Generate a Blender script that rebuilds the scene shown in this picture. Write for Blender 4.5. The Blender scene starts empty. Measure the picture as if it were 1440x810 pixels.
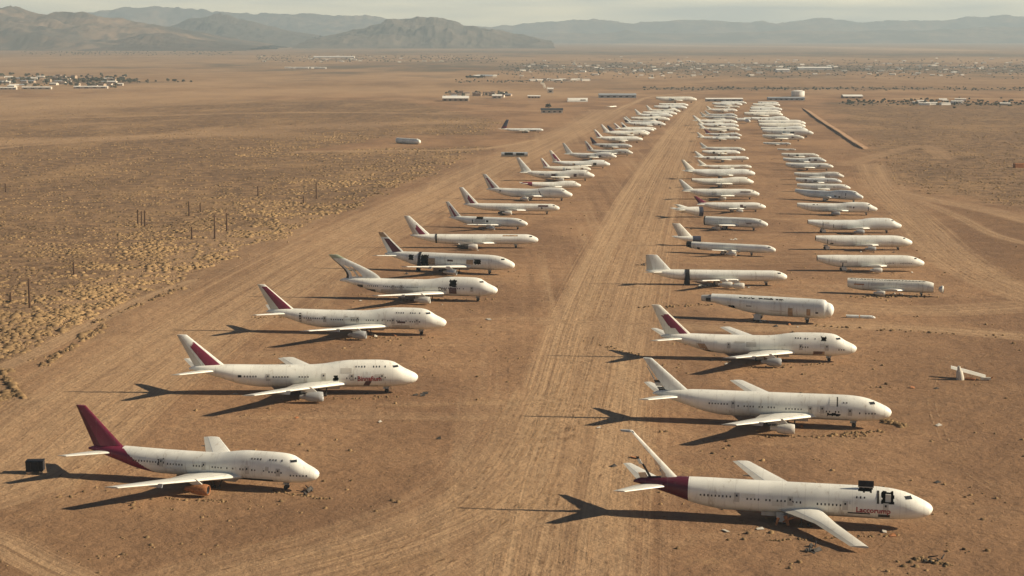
import bpy, math, random
import numpy as np
from mathutils import Vector, Matrix
R = math.radians
random.seed(7); np.random.seed(7)
scene = bpy.context.scene
COL = scene.collection

# ------------------------------------------------------------------ camera
F, CX, CY, HC, HOR = 2200.0, 720.0, 405.0, 109.0, 50.0
PITCH = math.atan((CY - HOR) / F)
cam = bpy.data.cameras.new('camera'); camo = bpy.data.objects.new('camera', cam); COL.objects.link(camo)
camo.location = (0, 0, HC); camo.rotation_euler = (math.pi / 2 - PITCH, 0, 0)
cam.sensor_width = 36; cam.lens = F / 1440 * 36; cam.clip_start = 1; cam.clip_end = 150000
scene.camera = camo
cp, sp = math.cos(PITCH), math.sin(PITCH)
def at(px, py, z=0.0):
    """photo pixel (1440x810) -> point of the world at height z"""
    a = (px - CX) / F; b = (CY - py) / F
    d = Vector((a, cp + b * sp, -sp + b * cp))
    return Vector((0, 0, HC)) + d * ((z - HC) / d.z)
def at_depth(px, py, y):
    a = (px - CX) / F; b = (CY - py) / F
    d = Vector((a, cp + b * sp, -sp + b * cp))
    return Vector((0, 0, HC)) + d * (y / d.y)

# ------------------------------------------------------------------ helpers
def tag(o, label=None, cat=None, group=None, kind=None):
    if label: o['label'] = label
    if cat: o['category'] = cat
    if group: o['group'] = group
    if kind: o['kind'] = kind
    return o
def empty(name, loc=(0, 0, 0), rz=0.0, scale=1.0, parent=None):
    o = bpy.data.objects.new(name, None); COL.objects.link(o)
    o.empty_display_size = 1.0
    o.location = loc; o.rotation_euler = (0, 0, rz); o.scale = (scale,) * 3
    o.parent = parent
    return o
def boxd(c, d):
    x, y, z = d[0] / 2, d[1] / 2, d[2] / 2
    return [(c[0] + a * x, c[1] + b * y, c[2] + e * z) for e in (-1, 1) for a, b in ((-1, -1), (1, -1), (1, 1), (-1, 1))], [(3, 2, 1, 0), (4, 5, 6, 7), (0, 1, 5, 4), (1, 2, 6, 5), (2, 3, 7, 6), (3, 0, 4, 7)]
class MB:
    def __init__(s): s.v = []; s.f = []; s.m = []
    def add(s, vs, fs, mi=0):
        o = len(s.v); s.v += [tuple(p) for p in vs]
        for k, f in enumerate(fs):
            s.f.append(tuple(i + o for i in f)); s.m.append(mi if isinstance(mi, int) else mi[k])
        return s
    def box(s, c, d, mi=0, rz=0.0, taper=1.0):
        x, y, z = d[0] / 2, d[1] / 2, d[2] / 2
        vs = []
        for sz in (-1, 1):
            t = taper if sz > 0 else 1
            for sx, sy in ((-1, -1), (1, -1), (1, 1), (-1, 1)):
                px, py = sx * x * t, sy * y * t
                vs.append((c[0] + px * math.cos(rz) - py * math.sin(rz), c[1] + px * math.sin(rz) + py * math.cos(rz), c[2] + sz * z))
        return s.add(vs, [(3, 2, 1, 0), (4, 5, 6, 7), (0, 1, 5, 4), (1, 2, 6, 5), (2, 3, 7, 6), (3, 0, 4, 7)], mi)
    def tube(s, a, b, ra, rb=None, n=8, mi=0, cap=True):
        rb = ra if rb is None else rb
        a, b = Vector(a), Vector(b); d = (b - a).normalized()
        u = d.orthogonal().normalized(); w = d.cross(u)
        vs = []
        for p, r in ((a, ra), (b, rb)):
            for i in range(n):
                t = 2 * math.pi * i / n; vs.append(p + (u * math.cos(t) + w * math.sin(t)) * r)
        fs = [(i, (i + 1) % n, n + (i + 1) % n, n + i) for i in range(n)]
        if cap: fs += [tuple(range(n - 1, -1, -1)), tuple(range(n, 2 * n))]
        return s.add(vs, fs, mi)
    def lathe(s, prof, n=16, mi=0, axis='x', o=(0, 0, 0)):
        vs = []; fs = []
        for (x, r) in prof:
            for i in range(n):
                t = 2 * math.pi * i / n
                p = (x, r * math.cos(t), r * math.sin(t)) if axis == 'x' else (r * math.cos(t), r * math.sin(t), x)
                vs.append((p[0] + o[0], p[1] + o[1], p[2] + o[2]))
        for j in range(len(prof) - 1):
            for i in range(n):
                a = j * n + i; b = j * n + (i + 1) % n
                fs.append((a, b, b + n, a + n))
        return s.add(vs, fs, mi)
    def mesh(s, name, mats, smooth=False, ang=35):
        me = bpy.data.meshes.new(name); me.from_pydata(s.v, [], s.f)
        for m in mats: me.materials.append(m)
        if len(mats) > 1: me.polygons.foreach_set('material_index', s.m)
        if smooth:
            me.polygons.foreach_set('use_smooth', [True] * len(s.f)); me.set_sharp_from_angle(angle=R(ang))
        me.update(); return me
    def build(s, name, mats, parent=None, smooth=False, ang=35):
        if not isinstance(mats, (list, tuple)): mats = [mats]
        return link(name, s.mesh(name, mats, smooth, ang), parent)
def link(name, me, parent=None):
    o = bpy.data.objects.new(name, me); COL.objects.link(o); o.parent = parent; return o
def lin(c):
    return tuple(((x / 255 / 12.92) if x / 255 <= .04045 else ((x / 255 + .055) / 1.055) ** 2.4) for x in c)

# numpy value noise
def _h(ix, iy, s):
    n = (ix.astype(np.int64) * 374761393 + iy.astype(np.int64) * 668265263 + s * 974634777) & 0xffffffff
    n = ((n ^ (n >> 13)) * 1274126177) & 0xffffffff
    return ((n ^ (n >> 16)) & 0xffff) / 65535.0
def vnoise(x, y, s=0):
    ix, iy = np.floor(x), np.floor(y); fx, fy = x - ix, y - iy
    fx = fx * fx * (3 - 2 * fx); fy = fy * fy * (3 - 2 * fy)
    a, b = _h(ix, iy, s), _h(ix + 1, iy, s); c, d = _h(ix, iy + 1, s), _h(ix + 1, iy + 1, s)
    return (a + (b - a) * fx) * (1 - fy) + (c + (d - c) * fx) * fy
def fbm(x, y, o=4, s=0):
    t = 0; a = .5
    for i in range(o):
        t = t + a * vnoise(x * 2 ** i, y * 2 ** i, s + i); a *= .5
    return t / (1 - .5 ** o)
def ridged(x, y, o=5, s=0):
    t = 0; a = .5
    for i in range(o):
        t = t + a * (1 - abs(2 * vnoise(x * 2 ** i, y * 2 ** i, s + i) - 1)); a *= .5
    return t / (1 - .5 ** o)
def sstep(a, b, x):
    t = np.clip((x - a) / (b - a), 0, 1); return t * t * (3 - 2 * t)

# ------------------------------------------------------------------ node helpers
class NT:
    def __init__(s, name):
        s.mat = bpy.data.materials.new(name); s.mat.use_nodes = True
        s.t = s.mat.node_tree; s.t.nodes.clear()
        s.out = s.n('ShaderNodeOutputMaterial')
    def n(s, t, **k):
        x = s.t.nodes.new(t)
        for a, b in k.items(): setattr(x, a, b)
        return x
    def set(s, sock, v):
        if hasattr(v, 'is_output') or isinstance(v, bpy.types.NodeSocket): s.t.links.new(v, sock)
        else:
            if isinstance(v, (tuple, list)) and len(v) == 3 and sock.type == 'RGBA': v = (*v, 1)
            sock.default_value = v
    def math(s, op, a, b=0.0, c=None, clamp=False):
        x = s.n('ShaderNodeMath', operation=op, use_clamp=clamp); s.set(x.inputs[0], a); s.set(x.inputs[1], b)
        if c is not None: s.set(x.inputs[2], c)
        return x.outputs[0]
    def mix(s, f, a, b, blend='MIX'):
        x = s.n('ShaderNodeMix', data_type='RGBA', blend_type=blend)
        s.set(x.inputs['Factor'], f); s.set(x.inputs[6], a); s.set(x.inputs[7], b); return x.outputs[2]
    def noise(s, vec, scale, detail=4, rough=.55, dist=0.0):
        x = s.n('ShaderNodeTexNoise'); s.set(x.inputs['Vector'], vec)
        x.inputs['Scale'].default_value = scale; x.inputs['Detail'].default_value = detail
        x.inputs['Roughness'].default_value = rough; x.inputs['Distortion'].default_value = dist
        return x.outputs['Fac']
    def map(s, vec, scale=(1, 1, 1), rot=(0, 0, 0), loc=(0, 0, 0)):
        x = s.n('ShaderNodeMapping'); s.set(x.inputs['Vector'], vec)
        x.inputs['Scale'].default_value = scale; x.inputs['Rotation'].default_value = rot; x.inputs['Location'].default_value = loc
        return x.outputs[0]
    def ramp(s, f, a, b):
        x = s.n('ShaderNodeMapRange', clamp=True, interpolation_type='SMOOTHSTEP'); s.set(x.inputs['Value'], f)
        x.inputs['From Min'].default_value = a; x.inputs['From Max'].default_value = b
        return x.outputs['Result']
    def attr(s, name):
        return s.n('ShaderNodeAttribute', attribute_name=name)
    def obj(s): return s.n('ShaderNodeTexCoord').outputs['Object']
    def bsdf(s, color, rough=.9, bump=None, dist=.1, strength=1.0, metallic=0.0, spec=.3):
        b = s.n('ShaderNodeBsdfPrincipled'); s.set(b.inputs['Base Color'], color); s.set(b.inputs['Roughness'], rough)
        s.set(b.inputs['Metallic'], metallic); b.inputs['Specular IOR Level'].default_value = spec
        if bump is not None:
            q = s.n('ShaderNodeBump'); s.set(q.inputs['Height'], bump); q.inputs['Distance'].default_value = dist
            q.inputs['Strength'].default_value = strength; s.t.links.new(q.outputs[0], b.inputs['Normal'])
        s.t.links.new(b.outputs[0], s.out.inputs[0]); return s.mat

def plain(name, col, rough=.7, var=.18, scale=1.5, metallic=0.0, spec=.3):
    t = NT(name); o = t.obj()
    n = t.noise(o, scale, 5)
    c = t.mix(t.ramp(n, .25, .75), tuple(x * (1 - var) for x in col), tuple(min(1, x * (1 + var)) for x in col))
    return t.bsdf(c, rough, metallic=metallic, spec=spec)

def paint(name, col, grime=.35, warm=(.33, .25, .16), rough=.42):
    """weathered aircraft paint: skin panel joints, vertical run-off streaks, dust"""
    t = NT(name); o = t.obj()
    sep = t.n('ShaderNodeSeparateXYZ'); t.set(sep.inputs[0], o)
    rnd = t.n('ShaderNodeObjectInfo').outputs['Random']
    off = t.n('ShaderNodeVectorMath', operation='ADD'); t.set(off.inputs[0], o)
    cmb = t.n('ShaderNodeCombineXYZ'); t.set(cmb.inputs[0], t.math('MULTIPLY', rnd, 90.0)); t.set(off.inputs[1], cmb.outputs[0])
    v = off.outputs[0]
    big = t.noise(v, .13, 5, .6); mid = t.noise(v, .55, 7, .68)
    st = t.noise(t.map(v, (.9, .5, .12)), 1.0, 6, .7, .5)
    patch = t.noise(t.map(v, (.10, .3, .22)), 1.0, 2, .4)
    c = t.mix(t.ramp(big, .36, .62), tuple(x * .88 for x in col), col)
    c = t.mix(t.math('MULTIPLY', t.ramp(patch, .57, .60), .22), c, tuple(x * y for x, y in zip(col, (.78, .80, .82))))
    g = t.math('MULTIPLY', t.math('MULTIPLY', t.ramp(st, .52, .72), t.ramp(big, .62, .42)), grime)
    c = t.mix(g, c, warm)
    low = t.ramp(t.math('ADD', sep.outputs[2], t.math('MULTIPLY', mid, 2.4)), 5.2, 3.0)
    c = t.mix(t.math('MULTIPLY', low, grime * .55), c, (.34, .27, .19))
    g2 = t.math('MULTIPLY', t.ramp(mid, .58, .74), grime * .6)
    c = t.mix(g2, c, (.36, .34, .30))
    fr = t.math('FRACT', t.math('MULTIPLY', sep.outputs[0], 1 / 5.3))
    ln = t.math('LESS_THAN', fr, .03)
    c = t.mix(t.math('MULTIPLY', ln, t.math('MULTIPLY', mid, .32)), c, (.22, .2, .17))
    return t.bsdf(c, rough, spec=.35)

M = {}
M['white'] = paint('aged_white_paint', (.86, .845, .74), .62)
M['white2'] = paint('dusty_white_paint', (.80, .775, .66), .8)
M['cool'] = paint('greyed_white_paint', (.78, .79, .72), .7)
M['wing'] = paint('wing_paint', (.80, .78, .68), .5)
M['flap'] = paint('flap_paint', (.58, .55, .47), .6)
M['steel'] = paint('bare_steel_paint', (.36, .39, .40), .5, rough=.35)
M['burg'] = paint('burgundy_paint', (.20, .022, .055), .22, (.3, .12, .08))
M['dburg'] = paint('dark_burgundy_paint', (.10, .014, .03), .2, (.2, .08, .06))
M['navy'] = paint('dark_navy_paint', (.045, .05, .08), .3)
M['green'] = paint('pale_green_paint', (.38, .43, .30), .4)
M['primer'] = paint('bare_primer_skin', (.60, .425, .285), .5)
M['rust'] = plain('rusty_orange_metal', (.36, .15, .06), .7, .4, 2)
M['tan'] = plain('primer_tan', (.40, .28, .17), .7, .3, 1)
M['black'] = plain('sooty_black', (.018, .018, .02), .75, .4, 1)
M['dark'] = plain('bare_dark_cavity', (.05, .043, .036), .8, .6, .8)
M['glass'] = plain('dusty_dark_glass', (.03, .032, .035), .25, .3, 2, spec=.5)
M['tyre'] = plain('dusty_rubber', (.045, .04, .036), .9)
M['metal'] = plain('dull_silver_metal', (.45, .45, .43), .38, .3, 1.2, metallic=.6)
M['red'] = plain('faded_red_lettering', (.34, .05, .05), .6, .5, 2.5)
M['brown'] = plain('faded_brown_lettering', (.10, .055, .05), .6, .4, 2.5)
M['wood'] = plain('weathered_pole_wood', (.085, .048, .028), .9, .3, 2)
M['wall'] = plain('pale_rendered_wall', (.55, .48, .38), .9, .2, .3)
M['wall2'] = plain('tan_rendered_wall', (.40, .30, .21), .9, .2, .3)
M['roofw'] = plain('white_metal_roof', (.80, .76, .66), .5, .08, .1)
M['roofg'] = plain('grey_metal_roof', (.30, .32, .33), .5, .15, .1)
M['roofb'] = plain('brown_roof', (.19, .135, .10), .9, .3, .2)
M['roofd'] = plain('dark_teal_roof', (.035, .045, .05), .6, .3, .2)
M['leaf'] = plain('dusty_green_foliage', (.095, .092, .06), .9, .5, .6)
M['leaf2'] = plain('dark_olive_foliage', (.05, .052, .038), .9, .5, .6)
M['bark'] = plain('grey_bark', (.12, .09, .065), .9)
M['dirt'] = plain('heaped_earth', (.33, .20, .11), 1.0, .3, .12)

# ------------------------------------------------------------------ world, sun
SUN_EL = R(27.0); SUN_AZ = R(-3.5)     # azimuth from +X towards +Y
sd = Vector((math.cos(SUN_EL) * math.cos(SUN_AZ), math.cos(SUN_EL) * math.sin(SUN_AZ), math.sin(SUN_EL)))
sl = bpy.data.lights.new('sun', 'SUN'); sl.energy = 5.0; sl.angle = R(.5); sl.color = (1.0, .86, .66)
so = bpy.data.objects.new('sun', sl); COL.objects.link(so); so.rotation_euler = (-sd).to_track_quat('-Z', 'Y').to_euler()
so.location = (500, 300, 400)
w = bpy.data.worlds.new('World'); scene.world = w; w.use_nodes = True
nt = w.node_tree; nt.nodes.clear()
def wn(t, **k):
    x = nt.nodes.new(t)
    for a, b in k.items(): setattr(x, a, b)
    return x
sky = wn('ShaderNodeTexSky', sky_type='NISHITA'); sky.sun_disc = False
sky.sun_elevation = SUN_EL; sky.sun_rotation = math.pi / 2 - SUN_AZ
sky.altitude = 1500; sky.air_density = .45; sky.dust_density = .6; sky.ozone_density = 1.0
bg = wn('ShaderNodeBackground'); bg.inputs['Strength'].default_value = .05
# broken high cloud, warm white, over the physical sky
tc = wn('ShaderNodeTexCoord'); mp = wn('ShaderNodeMapping'); mp.inputs['Scale'].default_value = (5, 5, 55)
nz = wn('ShaderNodeTexNoise'); nz.inputs['Scale'].default_value = 1.3; nz.inputs['Detail'].default_value = 6
mr = wn('ShaderNodeMapRange'); mr.inputs['From Min'].default_value = .38; mr.inputs['From Max'].default_value = .68
mr.inputs['To Min'].default_value = .35; mr.inputs['To Max'].default_value = 1.0
mx = wn('ShaderNodeMix', data_type='RGBA'); mx.inputs[7].default_value = (23, 19.2, 12.2, 1)
L = nt.links.new
L(tc.outputs['Generated'], mp.inputs[0]); L(mp.outputs[0], nz.inputs['Vector']); L(nz.outputs['Fac'], mr.inputs[0])
sx = wn('ShaderNodeSeparateXYZ'); L(tc.outputs['Generated'], sx.inputs[0])
lo = wn('ShaderNodeMapRange', interpolation_type='SMOOTHSTEP'); lo.inputs['From Min'].default_value = .04; lo.inputs['From Max'].default_value = .11; lo.inputs['To Min'].default_value = 1; lo.inputs['To Max'].default_value = 0
L(sx.outputs[2], lo.inputs[0]); mm = wn('ShaderNodeMath', operation='MULTIPLY'); L(mr.outputs[0], mm.inputs[0]); L(lo.outputs[0], mm.inputs[1])
L(mm.outputs[0], mx.inputs['Factor']); L(sky.outputs[0], mx.inputs[6]); L(mx.outputs[2], bg.inputs[0])
L(bg.outputs[0], wn('ShaderNodeOutputWorld').inputs[0])
vs = scene.view_settings; vs.view_transform = 'Standard'; vs.look = 'None'; vs.gamma = 1; vs.use_curve_mapping = False
vs.exposure = 0.66
scene.render.engine = 'CYCLES'
scene.cycles.use_denoising = True
try: scene.cycles.denoiser = 'OPENIMAGEDENOISE'
except Exception: pass
scene.cycles.max_bounces = 6; scene.cycles.volume_bounces = 1; scene.cycles.diffuse_bounces = 3

# haze: one closed box of even thin air
hz = MB().box((0, 15000, 324), (60000, 36000, 651))
t = NT('valley_haze'); pv = t.n('ShaderNodeVolumePrincipled')
pv.inputs['Color'].default_value = (.54, .69, .77, 1); pv.inputs['Density'].default_value = 5.6e-5; pv.inputs['Anisotropy'].default_value = .1
t.t.links.new(pv.outputs[0], t.out.inputs['Volume'])
tag(hz.build('haze', t.mat), 'thin pale haze filling the whole desert valley', 'haze', kind='stuff')

# ------------------------------------------------------------------ ground
def poly_world(pts): return np.array([list(at(*p))[:2] for p in pts])
def inside(P, X, Y):
    r = np.zeros(X.shape, bool); n = len(P)
    for i in range(n):
        x0, y0 = P[i]; x1, y1 = P[(i + 1) % n]
        c = (y0 > Y) != (y1 > Y)
        with np.errstate(divide='ignore', invalid='ignore'):
            xx = (x1 - x0) * (Y - y0) / (y1 - y0 + 1e-12) + x0
        r ^= c & (X < xx)
    return r
def polydist(P, X, Y, closed=False):
    best = np.full(X.shape, 1e9); lat = np.zeros(X.shape); alg = np.zeros(X.shape); acc = 0.0
    n = len(P)
    for i in range(n if closed else n - 1):
        a = P[i]; b = P[(i + 1) % n]; d = b - a; l = math.hypot(*d)
        if l < 1e-6: continue
        u = d / l
        tt = np.clip(((X - a[0]) * u[0] + (Y - a[1]) * u[1]), 0, l)
        dx, dy = X - a[0] - u[0] * tt, Y - a[1] - u[1] * tt
        q = np.hypot(dx, dy); m = q < best
        best = np.where(m, q, best); lat = np.where(m, -dx * u[1] + dy * u[0], lat); alg = np.where(m, acc + tt, alg)
        acc += l
    return best, lat, alg
def smooth_line(P, n=8):
    P = np.array(P, float); out = []
    for i in range(len(P) - 1):
        p0, p1, p2, p3 = P[max(i - 1, 0)], P[i], P[i + 1], P[min(i + 2, len(P) - 1)]
        for k in range(n):
            q = k / n
            out.append(.5 * ((2 * p1) + (-p0 + p2) * q + (2 * p0 - 5 * p1 + 4 * p2 - p3) * q * q + (-p0 + 3 * p1 - 3 * p2 + p3) * q ** 3))
    out.append(P[-1]); return np.array(out)
LEFT_SCRUB = poly_world([(-260, 700), (-60, 600), (0, 560), (40, 520), (95, 480), (150, 448), (205, 420), (270, 388), (330, 362), (400, 330), (470, 300), (540, 272), (600, 245), (650, 222), (690, 205), (560, 208), (420, 214), (560, 190), (690, 190), (700, 170), (560, 140), (-300, 140), (-900, 300)])
RIGHT_SCRUB = poly_world([(1160, 146), (1185, 165), (1225, 205), (1235, 225), (1225, 248), (1300, 268), (1380, 285), (1470, 300), (2200, 420), (1900, 146)])
RIGHT_DARK = poly_world([(1270, 300), (1340, 290), (1440, 305), (1700, 350), (1700, 470), (1440, 425), (1350, 380), (1300, 335)])
FRONT_DARK = poly_world([(1180, 560), (1240, 500), (1340, 470), (1460, 478), (1900, 560), (1900, 900), (1120, 900), (1240, 760), (1290, 640)])
FRONT_LEFT = poly_world([(-200, 690), (60, 690), (250, 715), (460, 690), (560, 620), (600, 680), (480, 760), (280, 860), (-300, 900)])
TRACKS = [  # (pixel polyline, half width m, strength)
    ([(775, 900), (800, 810), (822, 690), (848, 560), (880, 430), (915, 310), (945, 230), (972, 175), (995, 140)], 16, .55),
    ([(700, 900), (735, 690), (775, 560), (812, 430), (868, 310), (915, 230), (955, 175), (985, 142)], 9, .75),
    ([(775, 560), (742, 640), (690, 700), (600, 745), (480, 785), (300, 830), (120, 880)], 16, .5),
    ([(790, 600), (770, 680), (700, 760), (560, 830), (380, 890)], 10, .4),
    ([(-120, 700), (0, 660), (90, 590), (170, 530), (260, 470), (350, 415), (440, 362), (530, 315), (620, 272), (700, 232), (760, 205), (830, 172), (860, 155)], 26, .55),
    ([(-60, 540), (40, 500), (120, 460), (200, 420), (270, 395)], 5, .6),
    ([(-80, 735), (0, 762), (50, 788), (110, 818), (170, 860)], 5, .75),
    ([(1225, 232), (1240, 262), (1262, 285), (1295, 318), (1340, 360), (1400, 395), (1520, 440)], 13, .5),
    ([(1225, 262), (1300, 278), (1400, 298), (1520, 330)], 10, .45),
    ([(1240, 270), (1290, 282), (1350, 305), (1400, 330), (1480, 350)], 4, .5),
    ([(780, 452), (900, 455), (1050, 462), (1180, 458), (1300, 462), (1500, 478)], 8, .6),
    ([(1040, 412), (1180, 430), (1320, 436), (1500, 425)], 12, .4),
    ([(420, 213), (520, 212), (620, 211), (700, 207), (760, 196)], 9, .7),
    ([(1190, 232), (1250, 215), (1300, 205), (1330, 222)], 9, .3),
    ([(0, 208), (120, 198), (260, 188), (400, 184)], 6, .45),
    ([(0, 168), (200, 163), (420, 158), (640, 160)], 14, .4),
    ([(860, 160), (890, 145), (920, 135), (1000, 128)], 6, .8),
    ([(0, 132), (170, 127), (300, 117), (420, 112)], 14, .5),
    ([(600, 108), (700, 108), (860, 102), (1000, 105)], 40, .4),
    ([(0, 82), (150, 80), (330, 79), (520, 84), (700, 92)], 120, .5),
    ([(900, 118), (1060, 112), (1190, 108), (1290, 112)], 60, .35),
    ([(1270, 139), (1350, 138), (1500, 141)], 22, .9),
    ([(620, 158), (700, 155), (760, 156)], 10, .5),
]
STRAW = [([(-300, 172), (0, 150), (260, 134), (520, 126), (720, 132)], 260, .60), ([(-200, 205), (60, 198), (330, 187)], 55, .5), ([(0, 120), (220, 122), (420, 110), (600, 112)], 260, .5), ([(300, 186), (470, 176), (640, 172)], 50, .4), ([(1150, 130), (1300, 128), (1450, 131)], 90, .3), ([(40, 470), (140, 420), (260, 365), (360, 330)], 26, .35), ([(230, 380), (330, 340), (450, 300)], 16, .3)]
FAR_DARK = [([(600, 60), (900, 57.5), (1450, 58)], 2600, .85), ([(640, 73), (1000, 75), (1450, 78)], 1100, .75), ([(700, 93), (1000, 95), (1450, 98)], 1100, .75), ([(-20, 68), (400, 69), (640, 68)], 500, .45), ([(20, 74.5), (180, 74), (330, 77)], 160, .5), ([(360, 82), (640, 82)], 200, .45), ([(730, 113.5), (840, 112)], 60, .6), ([(900, 125), (1200, 124), (1450, 127)], 75, .6), ([(1180, 145), (1450, 147)], 38, .6), ([(0, 114), (180, 116)], 110, .5), ([(600, 147), (690, 146)], 14, .55), ([(560, 139), (720, 138)], 14, .3), ([(130, 103), (380, 100)], 60, .35)]  # dark bands on the distant ground, greenery along towns and tree belts
PLAYA = [([(880, 62), (1000, 65), (1150, 66), (1330, 71)], 420, .9), ([(430, 66), (520, 67), (620, 70)], 300, .3)]
pys = np.arange(830, 55.0, -.92)
rows = np.array([at(720, p).y for p in pys]); rows = rows[rows < 32000]
rows = np.concatenate([[-2200, -500, 60, 180], rows, [32500]])
tcol = np.concatenate([[-6, -3, -1.6, -.9, -.6, -.45, -.39], np.linspace(-.35, .35, 640), [.39, .45, .6, .9, 1.6, 3, 6]])
yy = rows[:, None] * np.ones_like(tcol)[None]; xx = tcol[None] * np.maximum(rows, 275)[:, None]
X, Y = xx.ravel(), yy.ravel()
wob = (fbm(X / 22, Y / 22, 4, 3) - .5) * 34 + (fbm(X / 5, Y / 5, 3, 9) - .5) * 9
def soft(P, X, Y, wd, wobble):
    d, _, _ = polydist(P, X, Y, True); d = np.where(inside(P, X, Y), d, -d)
    return sstep(-wd, wd, d + wobble)
far = sstep(1500, 5000, Y)
scrub = np.maximum(soft(LEFT_SCRUB, X, Y, 16, wob * 1.3), soft(RIGHT_SCRUB, X, Y, 30, wob * 1.6))
scrub = np.maximum(scrub, sstep(2700, 3400, Y) * .6)
dark = np.maximum(soft(RIGHT_DARK, X, Y, 30, wob * 2) * .7, soft(FRONT_DARK, X, Y, 34, wob * 2) * .6)
dark = np.maximum(dark, soft(FRONT_LEFT, X, Y, 18, wob) * .45)
sand = np.zeros_like(X); cu = np.zeros_like(X); cvv = np.zeros_like(X); cw = np.zeros_like(X); cd = np.full_like(X, 1e9)
for k, (pl, hw, st) in enumerate(TRACKS + PLAYA):
    P = smooth_line(poly_world(pl), 5)
    d, la, al = polydist(P, X, Y)
    m = 1 - sstep(hw * .45, hw * 1.25, d + wob * min(.25, hw / 90))
    sand = np.maximum(sand, m * st)
    wgt = 1 - sstep(hw * .8, hw * 1.7, d)
    s = d / hw < cd
    cu = np.where(s, la, cu); cvv = np.where(s, al + 731 * k, cvv); cw = np.where(s, wgt * st, cw); cd = np.where(s, d / hw, cd)
far_dark = np.zeros_like(X); wobf = (fbm(X / 260, Y / 420, 5, 61) - .5)
for pl, hw, st in FAR_DARK:
    d, _, _ = polydist(smooth_line(poly_world(pl), 5), X, Y); far_dark = np.maximum(far_dark, st * (1 - sstep(hw * .35, hw * 1.2, d * (1 + 2.2 * wobf))))
for pl, hw, st in STRAW:
    d, _, _ = polydist(smooth_line(poly_world(pl), 5), X, Y); sand = np.maximum(sand, st * (1 - sstep(hw * .2, hw * 1.5, d * (1 + 1.6 * (fbm(X / 60, Y / 110, 5, 71) - .5)))))
farp = sstep(2400, 5200, Y) * (1 - .75 * sstep(6500, 9500, Y)) * np.clip(.25 + 1.1 * (fbm(X / 380, Y / 900, 5, 91) - .3), 0, .6); sand = np.maximum(sand, farp * (1 - .6 * np.minimum(1, far_dark * 1.3)))
scrub *= 1 - sand * .8
lane = np.zeros_like(X)
for k_i, wd_ in ((0, 34), (1, 30), (4, 40), (2, 26)):
    d, _, _ = polydist(smooth_line(poly_world(TRACKS[k_i][0]), 5), X, Y); lane = np.maximum(lane, 1 - sstep(wd_ * .5, wd_ * 1.3, d + wob * .5))
hum = (fbm(X / 4.2, Y / 4.2, 3, 21) - .5) * 1.1 + (fbm(X / 30, Y / 30, 3, 5) - .5) * 2.2
near = 1 - sstep(1400, 2600, Y)
Z = hum * scrub * near * .75 + (1 - scrub) * near * ((fbm(X / 2.2, Y / 3, 3, 31) - .5) * .16)
Z -= .12 * near
nr, nc = len(rows), len(tcol)
me = bpy.data.meshes.new('ground')
idx = np.arange(nr * nc).reshape(nr, nc)
q = np.stack([idx[:-1, :-1], idx[:-1, 1:], idx[1:, 1:], idx[1:, :-1]], -1).reshape(-1, 4)
me.vertices.add(nr * nc); me.vertices.foreach_set('co', np.stack([X, Y, Z], 1).ravel())
me.loops.add(q.size); me.loops.foreach_set('vertex_index', q.ravel())
me.polygons.add(len(q)); me.polygons.foreach_set('loop_start', np.arange(0, q.size, 4)); me.polygons.foreach_set('loop_total', np.full(len(q), 4))
me.update(calc_edges=True); me.validate()
me.polygons.foreach_set('use_smooth', np.ones(len(q), bool))
for nm, arr in (('far_dark', far_dark), ('lane', lane), ('scrub', scrub), ('dark', dark), ('sand', sand), ('track_u', cu), ('track_v', cvv), ('track_w', cw)):
    a = me.attributes.new(nm, 'FLOAT', 'POINT'); a.data.foreach_set('value', arr.astype(np.float32))
t = NT('desert_soil'); o = t.obj()
n0 = t.noise(o, .0016, 4); n1 = t.noise(t.map(o, (1, .55, 1)), .012, 6, .6); n2 = t.noise(o, .085, 6, .62); n3 = t.noise(o, .7, 6, .7); n4 = t.noise(o, 2.4, 3, .7)
cmb = t.n('ShaderNodeCombineXYZ'); t.set(cmb.inputs[0], t.attr('track_u').outputs['Fac']); t.set(cmb.inputs[1], t.attr('track_v').outputs['Fac'])
tr = t.noise(t.map(cmb.outputs[0], (.40, .0022, 1)), 1, 6, .6)
trf = t.noise(t.map(cmb.outputs[0], (1.1, .0035, 1)), 1, 3, .6)
rowv = t.map(o, (.15, .0016, 1), (0, 0, R(8)))
rs = t.noise(rowv, 1, 7, .68)
arcs = t.noise(t.map(o, (.010, .06, 1), (0, 0, R(-6))), 1, 6, .65, .6)
A = lambda n: t.attr(n).outputs['Fac']
LIGHT, MIDC, DRK, PALE = (.360, .211, .110), (.232, .132, .071), (.136, .079, .045), (.49, .325, .182)
g = t.mix(t.ramp(n1, .38, .60), MIDC, LIGHT)
g = t.mix(t.math('MULTIPLY', t.ramp(arcs, .5, .72), .35), g, PALE)
ln_ = t.math('ADD', A('lane'), 0.0)
g = t.mix(t.math('MULTIPLY', t.math('MULTIPLY', t.ramp(rs, .50, .70), .55), ln_), g, PALE)
g = t.mix(t.math('MULTIPLY', t.math('MULTIPLY', t.ramp(rs, .48, .32), .45), ln_), g, DRK)
mott = t.noise(t.map(o, (.22, .34, 1)), 1, 7, .68, .4)
grs = t.noise(t.map(o, (.05, .09, 1), (0, 0, 0), (40, 7, 0)), 1, 6, .66, .5)
open_ = t.math('SUBTRACT', 1.0, t.math('MULTIPLY', A('lane'), .7))
g = t.mix(t.math('MULTIPLY', t.math('MULTIPLY', t.ramp(mott, .48, .68), .42), open_), g, DRK)
g = t.mix(t.math('MULTIPLY', t.math('MULTIPLY', t.ramp(grs, .54, .70), t.ramp(n3, .42, .62)), .6), g, (.42, .27, .13))
g = t.mix(t.math('MULTIPLY', t.math('MULTIPLY', t.ramp(grs, .46, .30), t.ramp(mott, .4, .6)), .5), g, (.18, .105, .058))
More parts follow.
